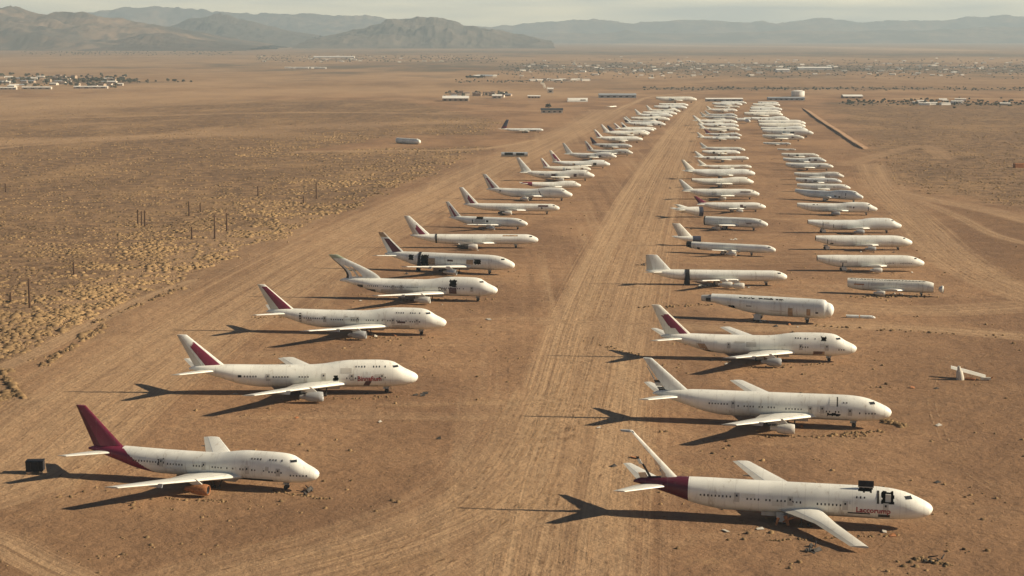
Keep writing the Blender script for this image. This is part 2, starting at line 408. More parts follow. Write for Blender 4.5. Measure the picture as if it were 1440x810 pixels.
g = t.mix(t.math('MULTIPLY', t.ramp(n2, .56, .74), .35), g, DRK)
s_ = t.mix(t.ramp(n2, .40, .60), (.135, .083, .048), (.27, .165, .088))
s_ = t.mix(t.math('MULTIPLY', t.ramp(n3, .5, .62), .6), s_, (.38, .25, .13))
sm = t.noise(t.map(o, (.10, .16, 1)), 1, 6, .7, .3)
s_ = t.mix(t.math('MULTIPLY', t.ramp(sm, .50, .64), .6), s_, (.10, .062, .038))
s_ = t.mix(t.math('MULTIPLY', t.ramp(sm, .46, .34), .5), s_, (.36, .235, .12))
s_ = t.mix(t.math('MULTIPLY', t.ramp(n1, .50, .66), .5), s_, (.38, .24, .12))
s_ = t.mix(t.math('MULTIPLY', t.ramp(n1, .48, .34), .4), s_, (.12, .075, .045))
c = t.mix(A('scrub'), g, s_)
c = t.mix(t.math('MULTIPLY', A('dark'), t.ramp(n1, .1, .55)), c, t.mix(t.ramp(n2, .35, .68), (.15, .084, .045), (.225, .128, .066)))
sandf = t.math('MULTIPLY', A('sand'), t.math('ADD', t.math('MULTIPLY', t.ramp(tr, .25, .6), .65), .35))
c = t.mix(sandf, c, PALE)
trm = t.noise(t.map(cmb.outputs[0], (.24, .002, 1)), 1, 4, .6)
c = t.mix(t.math('MULTIPLY', t.math('MULTIPLY', A('track_w'), t.ramp(trm, .50, .60)), .55), c, (.50, .335, .19))
c = t.mix(t.math('MULTIPLY', t.math('MULTIPLY', A('track_w'), t.ramp(trm, .46, .38)), .5), c, (.17, .10, .055))
rut = t.math('MULTIPLY', t.math('MULTIPLY', A('track_w'), t.ramp(trf, .52, .66)), .75)
c = t.mix(rut, c, (.54, .35, .19))
rut2 = t.math('MULTIPLY', t.math('MULTIPLY', A('track_w'), t.ramp(trf, .46, .34)), .6)
c = t.mix(rut2, c, (.20, .115, .06))
c = t.mix(t.math('MULTIPLY', t.ramp(n3, .56, .78), .30), c, (.13, .075, .04))
c = t.mix(t.math('MULTIPLY', t.ramp(n4, .6, .8), .28), c, (.48, .32, .18))
c = t.mix(t.math('MULTIPLY', A('far_dark'), t.ramp(t.noise(t.map(o, (1, .4, 1)), .006, 6, .65), .3, .6)), c, (.085, .08, .062))
c = t.mix(t.ramp(n0, .3, .7), t.mix(.18, c, (.2, .12, .065)), c)
bh = t.math('ADD', t.math('MULTIPLY', n3, .5), t.math('MULTIPLY', t.math('MULTIPLY', trf, A('track_w')), .35))
bh = t.math('ADD', bh, t.math('MULTIPLY', mott, .9))
bh = t.math('ADD', bh, t.math('MULTIPLY', n2, 1.6))
bh = t.math('ADD', bh, t.math('MULTIPLY', n4, .12))
ground = link('ground', me); me.materials.append(t.bsdf(c, .95, bh, .9, .75, spec=.15)); tag(ground, 'flat brown desert ground with pale vehicle tracks between the aircraft rows', 'ground', kind='structure')

# ---- dry tufts and bushes (uncountable ground cover)
def tufts(name, pts, rad, hgt, cols, seed, label):
    rg = np.random.RandomState(seed); n = len(pts)
    k = 7; ang = np.linspace(0, 2 * np.pi, k, endpoint=False)[None] + rg.rand(n, 1) * 6.28
    V = np.zeros((n, 2 * k + 1, 3), np.float32)
    r1 = rad[:, None] * (0.7 + .6 * rg.rand(n, k)); r2 = rad[:, None] * (.35 + .5 * rg.rand(n, k))
    V[:, :k, 0] = pts[:, :1] + r1 * np.cos(ang); V[:, :k, 1] = pts[:, 1:2] + r1 * np.sin(ang); V[:, :k, 2] = pts[:, 2:] - .25
    V[:, k:2 * k, 0] = pts[:, :1] + r2 * np.cos(ang + .4); V[:, k:2 * k, 1] = pts[:, 1:2] + r2 * np.sin(ang + .4)
    V[:, k:2 * k, 2] = pts[:, 2:] + hgt[:, None] * (.35 + .75 * rg.rand(n, k))
    V[:, 2 * k] = pts; V[:, 2 * k, 2] += hgt * (.6 + .4 * rg.rand(n))
    fs = []
    for i in range(k):
        j = (i + 1) % k; fs += [(i, j, k + i), (j, k + j, k + i), (k + i, k + j, 2 * k)]
    fs = np.array(fs); Fc = (fs[None] + (np.arange(n) * (2 * k + 1))[:, None, None]).reshape(-1, 3)
    me = bpy.data.meshes.new(name)
    me.vertices.add(n * (2 * k + 1)); me.vertices.foreach_set('co', V.ravel())
    me.loops.add(Fc.size); me.loops.foreach_set('vertex_index', Fc.ravel().astype(np.int32))
    me.polygons.add(len(Fc)); me.polygons.foreach_set('loop_start', np.arange(0, Fc.size, 3)); me.polygons.foreach_set('loop_total', np.full(len(Fc), 3))
    me.update(calc_edges=True)
    a = me.attributes.new('tone', 'FLOAT', 'POINT'); a.data.foreach_set('value', np.repeat(cols, 2 * k + 1).astype(np.float32))
    t = NT(name + '_blades'); nn = t.noise(t.obj(), 1.3, 4)
    c = t.mix(t.attr('tone').outputs['Fac'], (.125, .082, .046), (.39, .255, .125))
    c = t.mix(t.math('MULTIPLY', t.ramp(nn, .4, .7), .4), c, (.20, .125, .06))
    me.materials.append(t.bsdf(c, 1.0, spec=.05))
    return tag(link(name, me), label, 'dry grass', kind='stuff')
rg = np.random.RandomState(5)
def scatter(n, tmax, y0, y1):
    y = y0 * (y1 / y0) ** rg.rand(n); x = (rg.rand(n) * 2 - 1) * tmax * y; return x, y
def gz(x, y):   # ground height, same recipe as the mesh
    s = lambda a: a
    h = (fbm(x / 4.2, y / 4.2, 3, 21) - .5) * 1.1 + (fbm(x / 30, y / 30, 3, 5) - .5) * 2.2
    return h * .75 * (1 - sstep(1400, 2600, y)) - .12
x, y = scatter(400000, .36, 380, 2600)
wb = (fbm(x / 22, y / 22, 4, 3) - .5) * 34
ms = np.maximum(soft(LEFT_SCRUB, x, y, 7, wb), soft(RIGHT_SCRUB, x, y, 12, wb))
dn = fbm(x / 16, y / 10, 3, 77)
tk = np.zeros_like(x)
for pl, hw, st in TRACKS[4:18]:
    d, _, _ = polydist(smooth_line(poly_world(pl), 4), x, y); tk = np.maximum(tk, 1 - sstep(hw * .5, hw * 1.0, d))
ed_, _, _ = polydist(LEFT_SCRUB[:20], x, y); edge = 1 - sstep(25, 130, ed_ + wb)
keep = (ms > .5) & (rg.rand(len(x)) < (sstep(.40, .66, dn) * .50 + .05) * (1 + 1.1 * edge)) & (tk < .3)
x, y, dn, edge = x[keep], y[keep], dn[keep], edge[keep]
rad = (.28 + 1.25 * rg.rand(len(x)) ** 2.6) * (1 + .35 * edge); tone = np.clip(.33 + .12 * edge + 1.1 * (fbm(x / 40, y / 40, 3, 55) - .35) + .35 * (rg.rand(len(x)) - .5), 0, 1)
tufts('dry_scrub', np.stack([x, y, gz(x, y)], 1), rad, rad * (.22 + .22 * rg.rand(len(x))), tone, 1, 'dry straw coloured desert scrub covering the ungraded ground left and right of the aircraft')
x, y = scatter(42000, .35, 290, 1500)
wb = (fbm(x / 22, y / 22, 4, 3) - .5) * 34
ms = np.maximum(soft(LEFT_SCRUB, x, y, 7, wb), soft(RIGHT_SCRUB, x, y, 12, wb))
dn = fbm(x / 14, y / 9, 3, 177); tk = np.zeros_like(x)
for pl, hw, st in TRACKS[:13]:
    d, _, _ = polydist(smooth_line(poly_world(pl), 4), x, y); tk = np.maximum(tk, 1 - sstep(hw * .6, hw * 1.3, d))
keep = (ms < .3) & (tk < .25) & (rg.rand(len(x)) < sstep(.56, .74, dn) * .30 + .004)
x, y = x[keep], y[keep]
rad = .22 + .6 * rg.rand(len(x)) ** 2.5
tufts('dry_weeds', np.stack([x, y, np.full_like(x, -.1)], 1), rad, rad * (.4 + .4 * rg.rand(len(x))), np.clip(rg.rand(len(x)) * .75 + .05, 0, 1), 2, 'sparse dry weeds growing around the parked aircraft')
# (brush heaps also drift against the near hulls)
# low straggling line of brush along the cross track, and brush heaps
lx = []
def brush(px0, px1, py0, py1, n, r0, r1):
    for _ in range(n):
        q = random.random(); p = at(px0 + (px1 - px0) * q + random.gauss(0, 3), py0 + (py1 - py0) * q + random.gauss(0, .9)); lx.append((p.x, p.y, random.uniform(r0, r1)))
brush(1140, 1440, 457, 475, 46, .25, .9); brush(1240, 1275, 590, 600, 45, .4, 1.3); brush(1165, 1240, 612, 606, 40, .3, .9)
brush(60, 150, 515, 455, 70, .5, 1.5); brush(130, 260, 455, 402, 60, .5, 1.3); brush(1290, 1340, 785, 795, 60, .25, .8)
brush(900, 1010, 432, 428, 40, .3, .9); brush(0, 30, 520, 560, 60, .5, 1.6); brush(1070, 1240, 614, 612, 60, .2, .6)
brush(820, 900, 478, 500, 30, .3, .7); brush(350, 470, 445, 448, 30, .3, .7)
brush(375, 470, 690, 702, 40, .2, .6); brush(230, 320, 700, 705, 30, .2, .6); brush(395, 560, 562, 558, 50, .2, .6); brush(1080, 1260, 760, 752, 50, .2, .6); brush(470, 610, 476, 474, 40, .2, .7); brush(1030, 1180, 518, 510, 40, .2, .6); brush(560, 700, 422, 420, 40, .25, .7); brush(1190, 1320, 418, 416, 50, .25, .8); brush(640, 780, 250, 245, 0, .2, .3)
lx = np.array(lx)
tufts('brush_clumps', np.stack([lx[:, 0], lx[:, 1], np.full(len(lx), -.1)], 1), lx[:, 2], lx[:, 2] * .6, np.random.RandomState(3).rand(len(lx)) * .7, 4, 'straggling dry brush growing along tracks and beside aircraft')

# ---- crisp tyre tracks: pairs of pale ruts pressed into the soil
def track_mat(name, col, lo, hi):
    t = NT(name); o = t.obj(); n = t.noise(o, .22, 6, .7); n2 = t.noise(o, 1.6, 4, .7); n3 = t.noise(o, .03, 4, .6)
    f = t.math('MULTIPLY', t.ramp(n, lo, hi), t.ramp(n2, .3, .6)); f = t.math('MULTIPLY', f, t.ramp(n3, .35, .6))
    b = t.n('ShaderNodeBsdfPrincipled'); b.inputs['Base Color'].default_value = (*col, 1); b.inputs['Roughness'].default_value = 1; b.inputs['Specular IOR Level'].default_value = .1
    tr_ = t.n('ShaderNodeBsdfTransparent'); mx_ = t.n('ShaderNodeMixShader'); t.t.links.new(f, mx_.inputs[0]); t.t.links.new(tr_.outputs[0], mx_.inputs[1]); t.t.links.new(b.outputs[0], mx_.inputs[2]); t.t.links.new(mx_.outputs[0], t.out.inputs[0]); return t.mat
TM = [track_mat('pale_rut_soil', (.44, .285, .155), .40, .68), track_mat('dark_rut_soil', (.20, .12, .064), .44, .72)]
def tyre_track(pl, off, mi, wd=.55, gap=2.2):
    P = smooth_line(poly_world(pl), 14); mb = MB(); vs_ = []
    for i, q in enumerate(P):
        d = P[min(i + 1, len(P) - 1)] - P[max(i - 1, 0)]; d = d / max(1e-6, np.hypot(*d)); nr_ = np.array([-d[1], d[0]]); o_ = off + .5 * math.sin(i * .23 + off)
        for s_ in (-gap / 2 - wd / 2, -gap / 2 + wd / 2, gap / 2 - wd / 2, gap / 2 + wd / 2): vs_.append((q[0] + nr_[0] * (o_ + s_), q[1] + nr_[1] * (o_ + s_), .012 + .004 * mi + .0007 * (abs(off) % 5)))
    fs_ = [(i * 4 + j, i * 4 + j + 1, i * 4 + j + 5, i * 4 + j + 4) for i in range(len(P) - 1) for j in (0, 2)]
    mb.add(vs_, fs_); tag(mb.build('tyre_track', TM[mi]), 'pair of tyre ruts across the dirt', None, None, 'structure')
SWEEP = [(800, 540), (770, 600), (742, 650), (700, 695), (620, 735), (500, 772), (350, 808), (240, 840)]
SWEEP2 = [(760, 560), (735, 625), (700, 690), (640, 750), (560, 800), (480, 850)]
LANE = [(800, 840), (820, 690), (846, 560), (878, 430), (915, 310), (950, 220), (985, 150)]
LANE2 = [(740, 840), (765, 690), (795, 560), (835, 430), (885, 310), (930, 225), (975, 155)]
LEFTL = [(-30, 690), (60, 620), (160, 545), (260, 475), (350, 418), (450, 358), (560, 302), (680, 243), (780, 195)]
RIGHTL = [(1215, 240), (1240, 275), (1290, 315), (1345, 362), (1420, 405), (1500, 440)]
random.seed(21)
for k_ in range(9): tyre_track(SWEEP, -14 + 4.1 * k_ + random.uniform(-1, 1), int(k_ % 3 == 2))
for k_ in range(6): tyre_track(SWEEP2, -8 + 3.9 * k_ + random.uniform(-1, 1), int(k_ % 3 == 1))
for k_ in range(5): tyre_track(LANE, -14 + 6.6 * k_ + random.uniform(-1, 1), k_ % 2)
for k_ in range(4): tyre_track(LANE2, -8 + 5.1 * k_ + random.uniform(-1, 1), int(k_ % 3 == 1))
for k_ in range(7): tyre_track(LEFTL, -22 + 7 * k_ + random.uniform(-2, 2), int(k_ % 3 == 1))
for k_ in range(6): tyre_track(RIGHTL, -11 + 4.5 * k_ + random.uniform(-1, 1), int(k_ % 2), .9, 2.4)
for pl, mi in (([(-20, 752), (60, 790), (120, 822)], 0), ([(-20, 768), (50, 800), (90, 826)], 0), ([(600, 690), (690, 660), (760, 590), (800, 500)], 0), ([(480, 640), (600, 600), (720, 575), (800, 560)], 0), ([(640, 440), (730, 452), (820, 450), (890, 452)], 0),
               ([(860, 790), (960, 770), (1040, 790), (1100, 830)], 1), ([(1420, 700), (1340, 640), (1310, 560), (1340, 500), (1440, 470)], 0), ([(1440, 640), (1380, 600), (1360, 540), (1400, 490)], 1), ([(1060, 458), (1190, 462), (1320, 466), (1460, 478)], 0), ([(880, 640), (860, 720), (870, 830)], 0), ([(650, 480), (720, 500), (790, 505)], 1), ([(1240, 272), (1310, 290), (1390, 330), (1470, 380)], 0)):
    tyre_track(pl, 0, mi)
random.seed(7)
# ---- mountains
def mountain(name, sil, D, depth, label, seed, rough=.5, base_extra=0.0, col=((.23, .155, .10), (.07, .058, .048)), steep=1.0, nx=420, ny=120):
    sil = np.array(sil, float); xs = np.linspace(sil[0, 0], sil[-1, 0], nx)
    ysil = np.interp(xs, sil[:, 0], sil[:, 1])
    wx = np.array([at_depth(a, 50, D).x for a in xs]); hh = np.array([max(at_depth(a, b, D).z, 0) for a, b in zip(xs, ysil)])
    v = np.linspace(-1, 1, ny); yy = D + v * depth
    XX, YY = np.meshgrid(wx, yy); HH = np.meshgrid(hh, yy)[0]; VV = np.meshgrid(wx, v)[1]
    sc = depth * .42
    rn = ridged(XX / sc, YY / sc, 6, seed); fn = fbm(XX / sc * 1.2 + 7, YY / sc * 1.2, 5, seed + 9)
    fall = np.clip(1 - np.abs(VV), 0, 1) ** steep
    # spurs reach forward by noise, the crest keeps the silhouette height
    zz = HH * np.clip(fall * (1 + rough * (rn - .62) * 2.6 * (1 - fall) * 1.6), 0, 1.02) * (1 - .16 * (1 - rn) * fall ** .5)
    zz = zz - HH * .20 * (1 - ridged(XX / sc * 3.1, YY / sc * 3.1, 5, seed + 20)) * fall ** .6
    zz = np.maximum(zz + (fn - .5) * HH * .18 * (fall > 0) * np.minimum(1, fall * 4), 0) - 6
    mb = MB(); idx = np.arange(nx * ny).reshape(ny, nx)
    mb.v = list(zip(XX.ravel().tolist(), YY.ravel().tolist(), zz.ravel().tolist()))
    mb.f = np.stack([idx[:-1, :-1], idx[:-1, 1:], idx[1:, 1:], idx[1:, :-1]], -1).reshape(-1, 4).tolist(); mb.m = [0] * len(mb.f)
    t = NT(name + '_rock_shade'); o = t.obj(); n = t.noise(o, .0009, 7, .7); n2 = t.noise(o, .006, 6, .7)
    c = t.mix(t.ramp(n, .40, .60), col[1], col[0]); c = t.mix(t.math('MULTIPLY', t.ramp(n2, .48, .62), .7), c, col[1])  # dark noise blotches put cloud shadow and slope shading into the rock colour
    ob = mb.build(name, t.bsdf(c, 1.0, spec=.05), None, True, 180); return tag(ob, label, 'mountain', kind='structure')
mountain('mountains', [(-140, 30), (-80, 12), (-20, 8), (4, 5), (20, 2), (33, 6), (50, 13), (72, 16), (88, 11), (108, 9.5), (128, 11), (150, 17), (180, 23), (210, 29), (250, 33), (290, 41), (330, 52), (380, 62)], 13500, 2200, 'brown rocky mountain range rising at the far left', 3, .8)
mountain('mountains', [(130, 62), (180, 52), (205, 44), (225, 41), (245, 42), (270, 50), (300, 54), (330, 60), (370, 63)], 12200, 950, 'dark low foothill in front of the left mountain range', 8, .7, col=((.13, .09, .065), (.075, .058, .046)))
mountain('mountains', [(225, 42), (250, 31), (275, 20), (303, 13.5), (330, 19), (365, 27), (410, 38), (450, 46)], 17000, 1600, 'dark cone shaped hill between the left range and the butte', 14, .5, col=((.11, .085, .065), (.07, .06, .05)))
mountain('mountains', [(440, 52), (480, 43), (500, 37), (518, 33), (534, 28), (548, 23.5), (562, 21.5), (590, 22), (600, 21), (612, 19), (625, 21), (640, 26), (652, 32), (668, 33.5), (700, 41), (730, 47), (775, 56)], 15000, 1500, 'broad flat topped butte rising from the valley floor', 20, .9, steep=.8, col=((.15, .115, .085), (.08, .066, .052)))
mountain('mountains', [(60, 16), (120, 10), (160, 6), (190, 2), (225, 3), (260, 8), (300, 12), (340, 10), (380, 13), (420, 11), (470, 15), (520, 13.5), (560, 19), (640, 30), (720, 40)], 26000, 2400, 'faint blue mountain range far behind the butte', 31, .4)
mountain('mountains', [(620, 42), (700, 32), (760, 29), (800, 25), (835, 22), (890, 26), (950, 24), (1000, 22.5), (1060, 26), (1120, 24), (1152, 22), (1200, 27), (1250, 25), (1300, 23), (1350, 22), (1400, 19), (1450, 15), (1560, 14)], 29500, 2600, 'faintest mountain range along the right horizon', 37, .3)
mountain('mountains', [(600, 52), (700, 46), (800, 44), (866, 43), (874, 40), (884, 38.5), (894, 40), (905, 43), (1000, 44), (1100, 41), (1240, 39), (1340, 36), (1440, 33), (1560, 31)], 25000, 2000, 'low hazy ridge with a small mesa at right', 41, .3)

# ------------------------------------------------------------------ aircraft
def pchip(xk, yk):
    xk = np.array(xk, float); yk = np.array(yk, float); h = np.diff(xk); d = np.diff(yk) / h
    m = np.zeros_like(yk)
    for i in range(1, len(xk) - 1):
        if d[i - 1] * d[i] > 0:
            w1 = 2 * h[i] + h[i - 1]; w2 = h[i] + 2 * h[i - 1]; m[i] = (w1 + w2) / (w1 / d[i - 1] + w2 / d[i])
    m[0] = d[0]; m[-1] = d[-1]
    def f(x):
        x = np.clip(np.asarray(x, float), xk[0], xk[-1]); i = np.clip(np.searchsorted(xk, x) - 1, 0, len(h) - 1)
        t = (x - xk[i]) / h[i]
        return (2 * t ** 3 - 3 * t ** 2 + 1) * yk[i] + (t ** 3 - 2 * t ** 2 + t) * h[i] * m[i] + (-2 * t ** 3 + 3 * t ** 2) * yk[i + 1] + (t ** 3 - t ** 2) * h[i] * m[i + 1]
    return f
BOT = pchip([0, .25, 1, 2.5, 4.5, 8, 12, 46, 52, 60, 66, 68.6], [4.75, 4.05, 3.3, 2.7, 2.25, 1.98, 1.9, 1.9, 2.6, 4.9, 6.6, 7.15])
PROF = {
 'jumbo': dict(top=pchip([0, .25, 1, 2.5, 4.2, 6, 7.5, 9.5, 13, 20, 24, 28, 32, 46, 54, 60, 66, 68.6], [4.75, 5.35, 6.0, 6.75, 7.55, 8.7, 9.5, 9.9, 10.05, 10.0, 9.6, 8.95, 8.65, 8.6, 8.7, 8.75, 8.5, 7.7]),
               wid=pchip([0, .25, 1, 2.5, 5, 8, 12, 46, 54, 60, 66, 68.6], [.02, .75, 1.5, 2.2, 2.85, 3.15, 3.25, 3.25, 3.0, 2.3, 1.05, .3])),
 'flat': dict(top=pchip([0, .25, 1, 2.5, 4.5, 7, 10, 14, 40, 50, 60, 66, 68.6], [4.75, 5.4, 6.1, 6.9, 7.75, 8.6, 9.1, 9.3, 9.2, 9.2, 9.0, 8.6, 7.7]),
              wid=pchip([0, .25, 1, 2.5, 5, 8, 12, 46, 54, 60, 66, 68.6], [.02, .75, 1.5, 2.2, 2.85, 3.15, 3.3, 3.3, 3.0, 2.3, 1.05, .3])),
 'tube': dict(top=pchip([0, .3, 1, 2.5, 4.5, 7, 44, 52, 60, 66, 68.6], [4.2, 5.0, 5.6, 6.3, 7.0, 7.3, 7.3, 7.3, 7.3, 7.2, 6.9]),
              bot=pchip([0, .3, 1, 2.5, 5, 8, 46, 54, 62, 68.6], [4.2, 3.5, 3.0, 2.4, 2.1, 2.0, 2.0, 2.5, 4.3, 6.2]),
              wid=pchip([0, .3, 1, 2.5, 5, 8, 46, 54, 60, 66, 68.6], [.02, .9, 1.5, 2.1, 2.5, 2.65, 2.65, 2.5, 1.9, 1.0, .35])),
 'stub': dict(top=pchip([0, .4, 1.2, 2.6, 3.0, 3.4, 5, 40, 46], [5.4, 6.9, 7.7, 8.2, 8.25, 9.0, 9.25, 9.4, 9.3]), bot=pchip([0, .4, 1.2, 2.6, 3.0, 3.4, 5, 22, 30, 38, 46], [5.4, 3.8, 3.0, 2.5, 2.45, 1.95, 1.9, 1.9, 2.5, 4.0, 5.9]), wid=pchip([0, .4, 1.2, 2.6, 3.0, 3.4, 5, 26, 36, 46], [.02, 1.5, 2.3, 2.75, 2.8, 3.2, 3.3, 3.3, 3.0, 2.3])),
 'blunt': dict(top=pchip([0, .5, 1.5, 3, 3.6, 5, 46, 54, 60, 68.6], [5.2, 6.9, 7.9, 8.4, 8.45, 9.15, 9.1, 9.1, 9.0, 8.2]),
               bot=pchip([0, .5, 1.5, 3, 3.6, 5, 46, 52, 60, 68.6], [5.2, 3.5, 2.6, 2.2, 2.15, 1.9, 1.9, 2.6, 4.9, 7.15]),
               wid=pchip([0, .5, 1.5, 3, 3.6, 5, 46, 54, 60, 68.6], [.02, 1.7, 2.5, 2.9, 2.95, 3.25, 3.25, 3.0, 2.3, .3])),
}
class Fus:
    def __init__(s, kind): p = PROF[kind]; s.T = p['top']; s.W = p['wid']; s.B = p.get('bot', BOT)
    def sec(s, q):
        t, b, w = s.T(q), s.B(q), s.W(q); zc = np.minimum((t + b) / 2, b + 3.3); return t, b, w, zc
    def P(s, q, th, off=0.0):
        t, b, w, zc = s.sec(q); c, sn = math.cos(th), math.sin(th)
        z = zc + ((t - zc) if c > 0 else (zc - b)) * c
        return (34 - q, w * sn + off * sn, z + off * c)
    def side(s, q, z, off=.05, sd=-1):
        t, b, w, zc = s.sec(q); h = (t - zc) if z > zc else (zc - b)
        c = max(-.97, min(.97, (z - zc) / max(h, .05))); sn = math.sqrt(1 - c * c)
        return (34 - q, sd * (w * sn + off * sn), zc + h * c + off * c)
    def patch(s, mb, a, b, z0, z1, off=.05, mi=0, ns=1, nz=2, sd=-1, slant=0.0):
        vs = []; fs = []
        for j in range(nz + 1):
            for i in range(ns + 1):
                zz = z0 + (z1 - z0) * j / nz
                vs.append(s.side(a + (b - a) * i / ns + slant * j / nz, zz, off, sd))
        for j in range(nz):
            for i in range(ns):
                k = j * (ns + 1) + i; f = (k, k + 1, k + ns + 2, k + ns + 1); fs.append(f if sd > 0 else f[::-1])
        mb.add(vs, fs, mi)
def fuselage_mb(fu, s0, s1, hi, holes=(), gaps=(), cf=None, liner=True):
    ds = .9 if hi else 3.2; nth = (72 if cf or holes else 48) if hi else 16
    ss = set(np.round(np.arange(s0, s1, ds), 3)) | {s1, s0}
    if s0 < .01: ss |= {.1, .25, .5, 1, 1.6, 2.4, 3.3}
    if cf and hi: ss |= set(np.round(np.arange(max(s0, 46), s1, .28), 3))
    for h in holes:
        if hi: ss |= set(np.round(np.arange(h[0] - .5, h[1] + .6, .22 if h[1] - h[0] < 5 else .4), 3))
    for gp in gaps: ss |= {gp[0], gp[1]}
    ss = sorted(q for q in ss if s0 <= q <= s1); ss = [q for i, q in enumerate(ss) if i == 0 or q - ss[i - 1] > .02]
    mb = MB(); n = nth; vs = []; fs = []; ms = []
    for q in ss:
        for i in range(n): vs.append(fu.P(q, 2 * math.pi * i / n))
    base = len(vs)
    for q in ss:
        for i in range(n): vs.append(fu.P(q, 2 * math.pi * i / n, -.14))
    def drop(qm, p):
        for gp in gaps:
            if gp[0] - .01 <= qm <= gp[1] + .01: return True
        for h in holes:
            ja = .16 * math.sin(p[2] * 5.1 + h[0]); jb = .16 * math.sin(p[2] * 4.3 + 2 * h[1]); jc = .07 * math.sin(qm * 4.3 + h[0]); jd = .09 * math.sin(qm * 3.1 + h[1])
            if h[0] + ja <= qm <= h[1] + jb and h[2] + jc <= p[2] <= h[3] + jd and (len(h) < 5 or h[4] == 0 or h[4] * p[1] > 0): return True
        return False
    needl = bool(holes or gaps or s1 < 66 or s0 > .1)
    for j in range(len(ss) - 1):
        qm = (ss[j] + ss[j + 1]) / 2
        for i in range(n):
            th = 2 * math.pi * (i + .5) / n; p = fu.P(qm, th)
            if drop(qm, p): continue
            a = j * n + i; b = j * n + (i + 1) % n
            fs.append((a, b, b + n, a + n)); ms.append(cf(qm, p[2], p[1]) if cf else 0)
            if needl: fs.append((base + a, base + a + n, base + b + n, base + b)); ms.append(2)
    # bulkheads inside open ends
    for q in ([min(s1 - 1.2, s1)] if s1 < 66 else []) + ([s0 + 1.2] if s0 > .1 else []):
        o = len(vs)
        for i in range(n): vs.append(fu.P(q, 2 * math.pi * i / n, -.16))
        fs.append(tuple(range(o, o + n))); ms.append(2)
    mb.add(vs, fs, ms); return mb
PR = [(0, 0), (.02, .45), (.115, .88), (.135, .92), (.3, 1), (.55, .85), (.735, .56), (.76, .5), (1, .04)]
def wing_mb(st, hi=True, mi_flap=1):
    """st: (y, s_leading, chord, z, thickness) stations from root to tip"""
    mb = MB(); vs = []; fs = []; ms = []
    if hi:
        o2 = []
        for a, b in zip(st[:-1], st[1:]):
            for k in range(3): o2.append(tuple(a[i] + (b[i] - a[i]) * k / 3 for i in range(5)))
        st = o2 + [st[-1]]
    L_ = len(PR)
    for (y, sl, c, z, th) in st:
        for u, tk in PR: vs.append((34 - sl - u * c, y, z + th * tk * .62))
        for u, tk in reversed(PR[1:-1]): vs.append((34 - sl - u * c, y, z - th * tk * .38))
    n = 2 * L_ - 2; pos = st[-1][0] > st[0][0]
    for j in range(len(st) - 1):
        for i in range(n):
            a = j * n + i; b = j * n + (i + 1) % n; f = (a, b, b + n, a + n)
            fs.append(f if not pos else f[::-1]); ms.append(mi_flap if i == L_ - 2 else (2 if i in (2, L_ - 3) else 0))
    fs.append(tuple(range((len(st) - 1) * n, len(st) * n))); ms.append(mi_flap)
    mb.add(vs, fs, ms); return mb
def wing_st(sd, cut=1.0, droop=0.0, sweep=0.0):
    full = [(2.0, 20.5, 17.0, 3.1, 1.9), (3.2, 22.0, 15.0, 3.2, 1.7), (11, 29.0, 9.2, 4.0, 1.0), (30, 44.5, 3.8, 6.1, .42)]
    ye = 3.2 + (30 - 3.2) * cut; out = []
    for i, a in enumerate(full):
        if a[0] <= ye + .01: out.append(a)
        else:
            p = full[i - 1]; k = (ye - p[0]) / (a[0] - p[0]); out.append(tuple(p[j] + (a[j] - p[j]) * k for j in range(5))); break
    return [(sd * y, s + sweep * max(0, y - 3), c, z - droop * max(0, y - 3), th) for (y, s, c, z, th) in out]
def grid_fin(pt, nu, nv, th, mf, drop=None):
    """pt(u,v)->(s,z); thin lens solid, u along chord"""
    mb = MB(); vs = []; fs = []; ms = []
    for sd in (-1, 1):
        for j in range(nv + 1):
            for i in range(nu + 1):
                u, v = i / nu, j / nv; s, z = pt(u, v)
                vs.append((34 - s, sd * th * (1 - .5 * v) * (4 * u * (1 - u)) ** .6 * .5, z))
    N = (nu + 1) * (nv + 1)
    for k in (0, 1):
        for j in range(nv):
            for i in range(nu):
                u, v = (i + .5) / nu, (j + .5) / nv
                if drop and drop(u, v): continue
                a = k * N + j * (nu + 1) + i; f = (a, a + 1, a + nu + 2, a + nu + 1)
                fs.append(f[::-1] if k == 0 else f); ms.append(mf(u, v))
    for i in range(nu):
        u = (i + .5) / nu
        if drop and drop(u, .999): continue
        a = nv * (nu + 1) + i; fs.append((a, a + 1, N + a + 1, N + a)); ms.append(mf(u, .999))
    mb.add(vs, fs, ms); return mb
def fin_pt(s_root=57.5, c_root=9.5, s_tip=69.0, c_tip=3.0, z0=8.2, h=9.6):
    return lambda u, v: (s_root + (s_tip - s_root) * v + u * (c_root + (c_tip - c_root) * v), z0 + h * v)
def engine_mb(c=.0):
    mb = MB()
    mb.lathe([(2.6, 1.08), (2.85, 1.26), (2.7, 1.40), (1.6, 1.54), (.2, 1.50), (-1.2, 1.30), (-2.1, 1.10), (-2.1, .98), (-2.15, .84), (-3.3, .66), (-4.0, .52), (-4.0, .1)], 20, 0)
    mb.lathe([(2.5, 1.02), (1.7, 1.12)], 20, 1); return mb
def fan_mb():
    mb = MB(); mb.lathe([(1.7, 1.12), (1.72, .4), (2.2, .02)], 20, 0); return mb
def pylon_mb(zt, zb):
    mb = MB(); vs = []
    for y in (-.18, .18):
        vs += [(1.4, y, zb), (-1.6, y, zb), (-5.0, y, zt), (-.6, y, zt + .15)]
    mb.add(vs, [(0, 1, 2, 3), (7, 6, 5, 4), (0, 4, 5, 1), (1, 5, 6, 2), (2, 6, 7, 3), (3, 7, 4, 0)]); return mb
MC = {}
def cached(key, f):
    if key not in MC: MC[key] = f()
    return MC[key]
